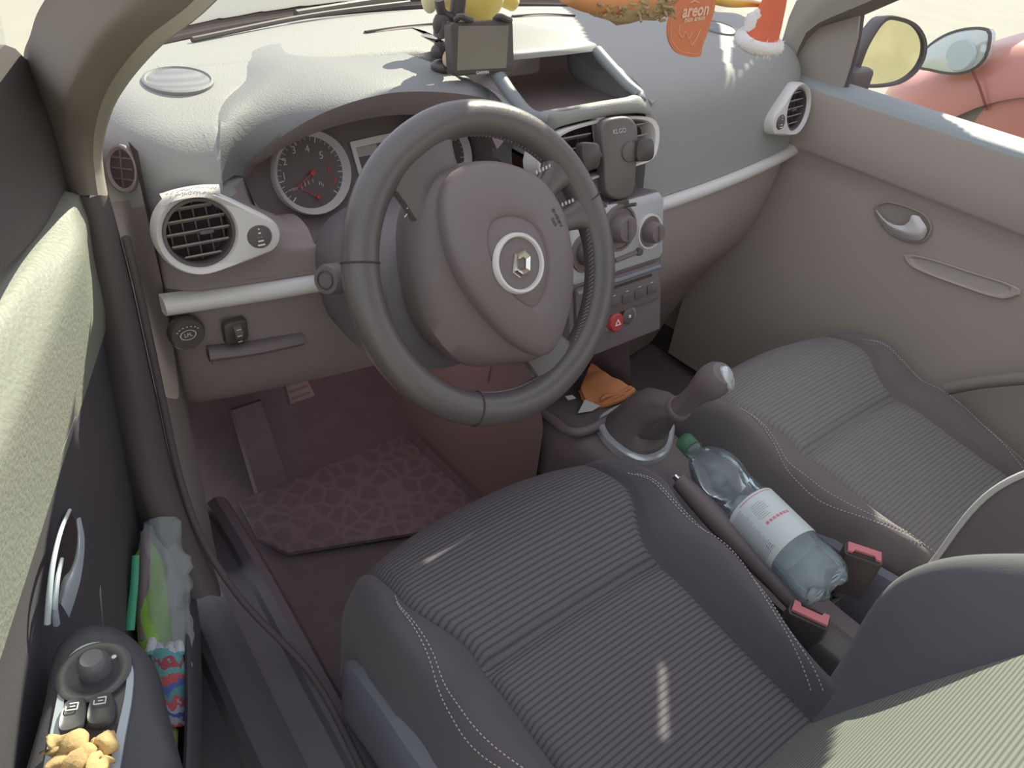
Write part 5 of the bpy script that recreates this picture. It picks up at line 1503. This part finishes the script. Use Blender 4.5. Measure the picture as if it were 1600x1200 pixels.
MB().add(*tube([yb(772, -16), yb(788, -4), yb(803, 6)], (.017, .012), 12, 10)).build('arm', M['yellow'], PT, auto=0)
MB().add(*tube([yb(705, -8), yb(690, -8), yb(676, -4)], (.015, .011), 12, 10)).build('arm', M['yellow_pale'], PT, auto=0)
fo_ = MB().add(*ellipsoid(q(699, 92, .330), X, Y, Z, .007, .008, .011, 12, 8)).build('toy_foot', mat('peach_plush', (.70, .50, .30, 1), 1, grain=500, gstr=.6), PT, auto=0)

# ================================================================ phone holder on the vent
HO = V((.005, .158, .750)); HN = V((-.10, -.95, .30)).normalized(); HX = (X - HN * X.dot(HN)).normalized(); HY = HN.cross(HX)
hpx = lambda px, py, d=0: at_plane(px, py, HO + HN * d, HN)
PH = empty('phone_holder', HO, 'black charging phone holder with side clamps, fixed to the centre vent', 'phone holder')
pts = spline([hpx(968, 182), hpx(985, 184), hpx(995, 197), hpx(995, 240), hpx(991, 290), hpx(986, 306), hpx(972, 312), hpx(957, 310), hpx(946, 300), hpx(942, 250), hpx(939, 205), hpx(945, 189)], 48, True)
pc_ = sum(pts, V()) / 48
rr_ = [[p - HN * .016 for p in pts], [p - HN * .002 for p in pts], [pc_ + (p - pc_) * .97 + HN * .001 for p in pts], [pc_ + (p - pc_) * .92 + HN * .002 for p in pts]]
pbod = mesh('holder_body', [p for r in rr_ for p in r], grid_faces(4, 48, True) + [tuple(range(144, 192))], mat('holder_plastic', (.115, .095, .09, 1), .4), PH, auto=50)
MB().add(*text('t', 'KLGO', hpx(968, 205, .0028), HX, HY, .0095, None, None)).build('maker_lettering', M['grey_print'], pbod, smooth=False)
for c4 in ([(912, 226), (934, 224), (939, 232), (938, 258), (932, 264), (916, 262)], [(1000, 222), (1018, 216), (1023, 224), (1022, 246), (1012, 252), (998, 250)]):
    L4 = spline([hpx(a, b, .012) for a, b in c4], 24, True); cc4 = sum(L4, V()) / 24
    MB().add([p - HN * .018 for p in L4] + [p - HN * .002 for p in L4] + [cc4 + (p - cc4) * .85 for p in L4], grid_faces(3, 24, True) + [tuple(range(48, 72)), tuple(range(24))]).build('side_clamp', M['black'], PH)
MB().add(*tube([hpx(925, 243, -.006), hpx(1008, 235, -.006)], .006, 10)).build('clamp_bar', M['dark'], PH)
MB().add(*lathe([(.016, -.001), (.015, .004), (.012, .005), (.0001, .005)], hpx(982, 237), HN, HY, 24)).build('release_button', bpy.data.materials['holder_plastic'], PH)
MB().add(*box(hpx(965, 318, -.004), HX, HY, HN, .040, .010, .012, .003)).build('foot_slide', M['black'], PH)
for a, b in (((946, 322), (936, 312)), ((975, 322), (994, 319))):
    MB().add(*tube([hpx(*a, .002), hpx(*b, .022)], .003, 8)).build('foot_prong', M['dark'], PH)
MB().add(*tube([HO - HN * .012, HO - HN * .04], .012, 12)).build('vent_clip', M['black'], PH)

# ================================================================ things hanging from the mirror
AF = empty('air_freshener', at(1080, 40, y=.02), 'orange leaf-shaped card air freshener hanging, pale lettering', 'air freshener')
ca = lambda px, py, y=.02: at(px, py, y=y)
cp = spline([ca(1060, -14), ca(1052, 8), ca(1044, 38), ca(1045, 62), ca(1055, 80), ca(1068, 87), ca(1094, 88), ca(1098, 72), ca(1108, 45), ca(1117, 12), ca(1118, -14)], 60, True)
afc = MB().add([p for p in cp] + [p + V((0, .0025, 0)) for p in cp], [tuple(range(60)), tuple(range(119, 59, -1))] + [(i, (i + 1) % 60, 60 + (i + 1) % 60, 60 + i) for i in range(60)]).build('card', M['orange_card'], AF, smooth=False)
cpc = sum(cp, V()) / 60
MB().add([cpc + (p - cpc) * .90 + V((0, -.0006, 0)) for p in cp] + [cpc + (p - cpc) * .885 + V((0, -.0006, 0)) for p in cp], grid_faces(2, 60, True)).build('border_line', mat('card_print', (.85, .45, .26, 1), .7), afc, smooth=False)
tx = MB()
dx_ = (ca(1112, 13) - ca(1062, 19))
tx.add(*text('t', 'areon', ca(1087, 16) + V((0, -.001, 0)), dx_, Z, .0205, None, None, bold=.0005))
tx.add(*text('t', 'mon areon', ca(1085, 29) + V((0, -.001, 0)), dx_, Z, .0085, None, None, bold=.0002))
tx.add(*tube([ca(1078, 4) + V((0, -.001, 0)), ca(1084, 1) + V((0, -.001, 0)), ca(1091, 4) + V((0, -.001, 0))], .0006, 5, 8))
for l in ([(1062, 38), (1060, 50), (1066, 58), (1070, 48), (1076, 60), (1080, 50)], [(1094, 46), (1086, 62), (1080, 70), (1078, 62)]):
    tx.add(*tube([ca(*p) + V((0, -.001, 0)) for p in l], .0004, 4, 20))
tx.build('card_lettering', mat('card_lettering_pale', (.88, .58, .42, 1), .7), afc, smooth=False)
MB().add(*tube([ca(1088, -12), ca(1090, -60), V((.0, -.06, 1.22))], .0007, 5)).build('cord', M['white'], AF)

SH = empty('santa_hat', at(1195, 40, y=.03), 'small red felt hat ornament with white fluffy brim hanging at the windscreen', 'hat ornament')
h_ = lambda px, py, y=.03: at(px, py, y=y)
br = [h_(1160, 61, .018), h_(1174, 72, .002), h_(1194, 77, .0), h_(1212, 75, .012), h_(1209, 67, .040), h_(1188, 55, .048), h_(1167, 52, .038)]
bs = spline(br, 30, True); bcc = sum(bs, V()) / 30
tp_ = h_(1222, -40)
rings = []
for i in range(10):
    u = i / 9
    c = bcc.lerp(tp_, u) + (h_(1180, 0) - h_(1170, 0)) * (.35 * math.sin(PI * u))
    rings.append([c + (p - bcc) * (1.0 - .55 * u) * (1 + .05 * math.sin(5 * j + 4 * u)) for j, p in enumerate(bs)])
MB().add([p for r in rings for p in r], grid_faces(10, 30, True)).build('hat_body', M['red_felt'], SH, auto=0)
fm = MB(); fm.add(*tube([p + (p - bcc) * .05 for p in bs], .0090, 12, closed=True))
rf_ = random.Random(2)
for i in range(320):
    p = bs[rf_.randrange(30)].lerp(bs[rf_.randrange(30)], .0); j = rf_.randrange(30); p = bs[j].lerp(bs[(j + 1) % 30], rf_.random())
    d = V((rf_.uniform(-1, 1), rf_.uniform(-1, 1), rf_.uniform(-1.2, .8))).normalized()
    p = p + (p - bcc) * .05 + d * .0082; s_ = frame_of(d)[0] * .0009
    fm.add([p - s_, p + s_, p + d * .006], [(0, 1, 2)])
fm.build('fur_brim', M['white_fur'], SH, auto=0)
pm_ = MB(); pm_.add(*ellipsoid(h_(1172, 38, .02), X, Y, Z, .008, .008, .014, 12, 8, .3, 3)); pm_.add(*ellipsoid(h_(1182, 27, .02), X, Y, Z, .007, .007, .009, 12, 8, .3, 5))
pm_.build('fur_tuft', M['white_fur'], SH, auto=0)
MB().add(*tube([tp_, V((.02, -.06, 1.22))], .0007, 5)).build('cord', M['white'], SH)

TO = empty('hanging_toy', at(960, 5, y=.0), 'orange felt hanging ornament with a fuzzy brown wool fringe', 'ornament')
t3 = lambda px, py, y=.0: at(px, py, y=y)
fe = MB().add(*tube([t3(885, -10), t3(915, -1), t3(960, 1), t3(1010, -2), t3(1050, -8)], lambda t: .012 + .006 * math.sin(PI * t), 14, 30, flat=.8)).build('felt_body', M['orange_toy'], TO, auto=0)
wm2 = MB(); rw = random.Random(9)
for i in range(420):
    px = 936 + 108 * rw.random(); py = -4 + rw.random() * 24
    a = t3(px, py, -.012 + .02 * rw.random())
    pts = [a]
    for k_ in range(4): pts.append(pts[-1] + V((rw.uniform(-.006, .006), rw.uniform(-.005, .005), rw.uniform(-.0035, .002))))
    wm2.add(*tube(pts, .0016, 5, 9))
wm2.add(*ellipsoid(t3(990, 7, -.004), X, Y, Z, .056, .014, .018, 20, 10, .35, 1))
wm2.build('wool_fringe', M['wool'], TO, auto=0)
MB().add(*tube([t3(960, -8), V((-.05, -.07, 1.22))], .0008, 5)).build('cord', M['white'], TO)
YE = empty('yellow_ornament', at(1160, 5, y=.05), 'glossy yellow-orange pointed ornament hanging between the orange card and red hat', 'ornament')
y3 = lambda px, py, y=.05: at(px, py, y=y)
MB().add(*tube([y3(1112, -4), y3(1140, 3), y3(1170, 5), y3(1195, 8), y3(1208, 11)], lambda t: .0005 + .015 * (1 - t) ** .6, 14, 24, flat=.5)).build('ornament_body', mat('amber_plastic', (.80, .45, .06, 1), .3), YE, auto=0)
MB().add(*tube([y3(1150, -2), V((.01, -.05, 1.22))], .0007, 5)).build('cord', M['white'], YE)
# the interior mirror they hang from, above the picture
RM = empty('interior_mirror', (0, -.08, 1.23), 'interior rear-view mirror at the top of the windscreen', 'mirror')
MB().add(*box(V((0, -.07, 1.235)), X, Z, V((0, -1, 0)), .24, .065, .03, .012)).build('mirror_housing', M['black'], RM)
MB().add(*tube([V((0, -.06, 1.24)), V((0, -.10, 1.275)), V((0, -.20, 1.288))], .010, 10)).build('mirror_stem', M['black'], RM)

# ================================================================ cloth and papers in the console tray, note by the vent
cl3 = lambda px, py, z: at(px, py, z=z)
oc = [[cl3(908, 606, .325), cl3(918, 582, .335), cl3(924, 566, .340)], [cl3(914, 622, .318), cl3(935, 596, .338), cl3(948, 583, .342)], [cl3(926, 631, .312), cl3(955, 608, .334), cl3(970, 595, .338)], [cl3(940, 632, .316), cl3(972, 618, .326), cl3(990, 606, .330)]]
v, f = loft(oc, 14, 14)
v = [p + V((0, 0, .004 * mnoise(p * 50))) for p in v]
CL = MB().add(v, f)
v2 = [p + V((.0, .004, -.010)) for p in v]; CL.add(v2, f)
CL.add(*tube([cl3(910, 608, .318), cl3(918, 624, .312), cl3(930, 633, .308), cl3(945, 632, .312), cl3(972, 622, .318), cl3(990, 609, .325)], .0055, 8, 24, flat=1.3))
CL.add(*tube([cl3(938, 626, .322), cl3(945, 620, .328), cl3(965, 615, .328), cl3(986, 605, .332)], .0035, 8, 20))
clo = CL.build('folded_cloth', M['orange_cloth'], None, origin=cl3(945, 605, .32), auto=0)
tag(clo, 'folded orange cleaning cloth in the tray ahead of the gear lever', 'cloth')
pq = [cl3(903, 645, .312), cl3(914, 624, .318), cl3(938, 634, .314), cl3(925, 642, .312)]
po = mesh('paper_slip', pq + [p - Z * .0008 for p in pq], [(0, 1, 2, 3), (7, 6, 5, 4)] + [(i, (i + 1) % 4, 4 + (i + 1) % 4, 4 + i) for i in range(4)], M['paper'], None, smooth=False, origin=pq[0])
tag(po, 'white paper slip under the orange cloth in the console tray', 'paper')
pq = [cl3(883, 619, .315), cl3(894, 617, .318), cl3(900, 622, .314), cl3(888, 625, .312)]
po = mesh('paper_scrap', pq + [p - Z * .0008 for p in pq], [(0, 1, 2, 3), (7, 6, 5, 4)] + [(i, (i + 1) % 4, 4 + (i + 1) % 4, 4 + i) for i in range(4)], M['paper'], None, smooth=False, origin=pq[0])
tag(po, 'tiny pale paper scrap in the tray, just left of the orange cloth', 'paper')
n1 = [at(249, 303, y=.246), at(275, 295, y=.242), at(310, 289, y=.238), at(342, 288, y=.238)]
n2 = [at(256, 322, y=.226), at(276, 313, y=.220), at(312, 308, y=.220), at(344, 312, y=.226)]
v, f = loft([n1, [a.lerp(b, .5) + V((0, -.003, .002)) for a, b in zip(n1, n2)], n2], 16, 8)
NT = empty('paper_note', at(300, 300, y=.26), 'white paper note with faint handwriting tucked above the left round vent', 'note')
no = MB().add(v, f).build('note_sheet', M['paper'], NT, auto=0)
w = MB()
rn = random.Random(4)
for row, (ya, yb_) in enumerate(((.30, .30), (.72, .72))):
    n1s, n2s = spline(n1, 30), spline(n2, 30)
    for i in range(2, 27):
        if rn.random() < .2: continue
        a = n1s[i].lerp(n2s[i], ya + rn.uniform(-.08, .08)); b = n1s[i + 1].lerp(n2s[i + 1], ya + rn.uniform(-.12, .12)); c = n1s[i].lerp(n2s[i], ya + rn.uniform(.0, .18))
        off = V((0, -.006, .004))
        w.add(*tube([a + off, c + off, b + off], .0004, 4))
w.build('handwriting', M['ink'], NT)

# ================================================================ outside: ground, parked red car, wall, added light blocker
gm_ = mat('pale_pavement', (.30, .292, .245, 1), .95, grain=6, gstr=.2, var=.12, vscale=2.5)
gr_ = MB().add([V((x, y, -.32)) for y in (-40, 60) for x in (-40, 60)], [(0, 1, 3, 2)]).build('ground', gm_, None, smooth=False); tag(gr_, kind='structure')
RC = empty('parked_car', (2.6, -.6, -.3), "red car parked outside the passenger's window, headlight facing forward", 'car')
def rcp(px, py, x=2.0): return at(px, py, x=x)
paint = mat('red_car_paint', (.55, .205, .155, 1), .35, coat=.4, var=.05, vscale=3)
# side profile stations in y: nose at the front, wing running back
st_ = []
for y, zh, x0, zl in ((.98, .36, 2.60, .02), (.93, .44, 2.40, -.02), (.84, .50, 2.20, -.05), (.70, .545, 2.06, -.05), (.55, .66, 2.01, -.05), (.40, .715, 1.99, -.05), (.20, .765, 1.98, -.05), (0, .79, 1.98, -.05), (-.4, .83, 1.98, -.05), (-.8, .87, 1.98, -.05), (-2.6, .90, 1.98, -.05)):
    st_.append([V((x0 + .02, y, zl)), V((x0 - .01, y, zl + .2)), V((x0 - .015, y, zh - .16)), V((x0, y, zh - .05)), V((x0 + .03, y, zh - .008)), V((x0 + .10, y, zh + .012)), V((x0 + .30, y, zh + .035)), V((x0 + .8, y, zh + .055)), V((x0 + 1.3, y, zh + .035)), V((x0 + 1.6, y, zh - .05)), V((x0 + 1.6, y, zl))])
v, f = loft(st_, 40, 60)
body = MB().add(v, f).build('car_body', paint, RC, auto=60)
hl = [rcp(1436, 102, 1.975), rcp(1448, 78, 1.985), rcp(1478, 56, 1.99), rcp(1515, 45, 1.985), rcp(1546, 47, 1.975), rcp(1549, 60, 1.972), rcp(1540, 92, 1.968), rcp(1518, 110, 1.965), rcp(1490, 114, 1.965), rcp(1455, 108, 1.97)]
H_ = spline(hl, 40, True); hc = sum(H_, V()) / 40
hm, hnt, hbb = newmat('headlamp_glass'); hbb.inputs['Base Color'].default_value = (.62, .70, .66, 1); hbb.inputs['Roughness'].default_value = .08; hbb.inputs['Metallic'].default_value = .35
hlo = MB().add([p + V((.03, 0, 0)) for p in H_] + [p + V((-.012, 0, 0)) for p in H_] + [hc + (p - hc) * .8 + V((-.026, 0, .0)) for p in H_] + [hc + (p - hc) * .4 + V((-.032, 0, 0)) for p in H_], grid_faces(4, 40, True) + [tuple(range(120, 160))]).build('headlight', hm, RC)
MB().add(*lathe([(.050, 0), (.045, .008), (.0001, .012)], hc + V((-.030, -.03, .0)), V((-1, .1, 0)), Z, 24)).build('lamp_lens', mat('lamp_lens_blue', (.50, .62, .64, 1), .1), hlo)
MB().add(*tube([p + V((-.011, 0, 0)) for p in H_], .006, 6, closed=True)).build('lamp_gasket', M['dark'], hlo)
MB().add(*tube([rcp(1520, 112, 1.962), rcp(1530, 135, 1.960), rcp(1542, 172, 1.962)], .004, 6, 12)).build('panel_gap', mat('panel_gap_dark', (.22, .06, .05, 1), .8), RC)
# wheel arch and tyre
wa = rcp(1640, 268, 1.955); ar = (rcp(1575, 182, 1.955) - wa).length
wa = V((1.955, .13, .16)); ar = .47
MB().add(*lathe([(ar, .004), (ar, -.02), (.0001, -.02)], wa + V((.0, 0, 0)), V((-1, 0, 0)), Z, 48, cap=False)).build('wheel_arch', mat('arch_liner', (.20, .19, .155, 1), .9, grain=40, gstr=.3), RC)
tyr = MB().add(*lathe([(.19, .0), (.21, .03), (.30, .035), (.325, .01), (.325, -.10)], wa + V((-.0, 0, -.12)), V((-1, 0, 0)), Z, 40, cap=False)).build('wheel', M['rubber'], RC)
MB().add(*lathe([(.20, .010), (.17, .02), (.06, .012), (.0001, .02)], wa + V((0, 0, -.12)), V((-1, 0, 0)), Z, 30, cap=False)).build('wheel_trim', M['silver'], tyr)
# wall seen in the wing mirror
wall_m = mat('weathered_render', (.36, .335, .19, 1), .95, grain=8, gstr=.5, var=.45, vscale=2.6)
wb_ = MB().add(*box(V((2.0, -9, 1.0)), X, Y, Z, 16, .3, 2.7, .02)).build('boundary_wall', wall_m, None, origin=V((2, -9, -.3)))
tag(wb_, 'yellowish weathered boundary wall reflected in the wing mirror', 'wall')

# unseen light blocker, added; its outline and gaps are cut to shape the cabin's shade
TR = empty('light_blocker', V((6, 1.0, -.32)), 'added light blocker ahead of the car to the right, out of view', 'light blocker')
cpoly = [(-.585, -.25), (-.60, 0), (-.60, .20), (-.545, .24), (-.50, .295), (-.30, .295), (-.10, .25), (.0, .20), (.06, .185), (.105, .195), (.095, .33), (.14, .43), (.30, .66), (.45, .80), (1.1, .8), (1.1, .2), (.75, .03), (.70, -.07), (.62, -.17), (.46, -.20), (.44, -.30), (.30, -.48), (.12, -.48), (.26, -.32), (.30, -.25), (.1, -.33), (-.3, -.33)]
def inp(x, y, P):
    c = False
    for (x1, y1), (x2, y2) in zip(P, P[1:] + P[:1]):
        if (y1 > y) != (y2 > y) and x < (x2 - x1) * (y - y1) / (y2 - y1) + x1: c = not c
    return c
_hm = lambda px, py: (lambda p: ((p + SUN * ((.84 - p.z) / SUN.z)).x, (p + SUN * ((.84 - p.z) / SUN.z)).y))(hit(px, py)[0])
gaps = [[_hm(1118, 38), _hm(1152, 44), _hm(1142, 90), _hm(1140, 150), _hm(1137, 212), _hm(1129, 212), _hm(1129, 150), _hm(1130, 90)], [(-.43, .022), (-.28, .030), (-.28, .055), (-.43, .047)], [(.243, -.052), (.256, -.060), (.186, -.126), (.176, -.116)]]
tre = MB(); cs_ = .008; kz_ = 2.36 / SUN.z
for i in range(-84, 141):
    for j in range(-64, 102):
        x, y = i * cs_, j * cs_
        if not inp(x, y, cpoly) or any(inp(x, y, g) for g in gaps): continue
        h = cs_ * .75
        zz_ = .02 * mnoise(V((x * 9, y * 9, 0)))
        tre.add([V((x + a, y + b, .84 + zz_)) + SUN * kz_ for a, b in ((-h, -h), (h, -h), (h, h), (-h, h))], [(0, 1, 2, 3)])
tag(tre.build('shade_cutout', mat('blocker_green', (.06, .11, .04, 1), .9, var=.3, vscale=30), TR, smooth=False, recalc=False), kind='stuff')
MB().add(*tube([V((6, 1.0, -.32)), V((5.6, 1.1, 1.0)), V((4.7, 1.5, 2.4)), V((3.7, 1.75, 3.05)), V((3.15, 1.65, 3.2))], (.16, .03), 12, 20)).build('blocker_stem', M['wool'], TR)
# ================================================================ light
sd = bpy.data.lights.new('sun', 'SUN'); sd.energy = 9.0; sd.angle = math.radians(.6); sd.color = (1, .955, .73)
so = bpy.data.objects.new('sun', sd); COL.objects.link(so)
so.rotation_euler = (-SUN).to_track_quat('-Z', 'Y').to_euler(); so.location = (4, 3, 5)
w = bpy.data.worlds.new('sky'); SC.world = w; w.use_nodes = True
bg = w.node_tree.nodes['Background']; bg.inputs[0].default_value = (.88, .90, 1.0, 1); bg.inputs[1].default_value = 1.08
SC.view_settings.view_transform = 'Standard'
SC.view_settings.look = 'None'
SC.view_settings.exposure = 0
SC.view_settings.gamma = 1.15
SC.cycles.max_bounces = 10; SC.cycles.transparent_max_bounces = 12
SC.cycles.use_denoising = True

# reddish fill light added to lift the footwell, no real lamp
ld_ = bpy.data.lights.new('footwell_fill', 'POINT'); ld_.energy = .75; ld_.color = (1, .62, .66); ld_.shadow_soft_size = .22
lo_ = bpy.data.objects.new('footwell_fill', ld_); COL.objects.link(lo_); lo_.location = (-.27, .42, .36)
sd.angle = math.radians(.12)
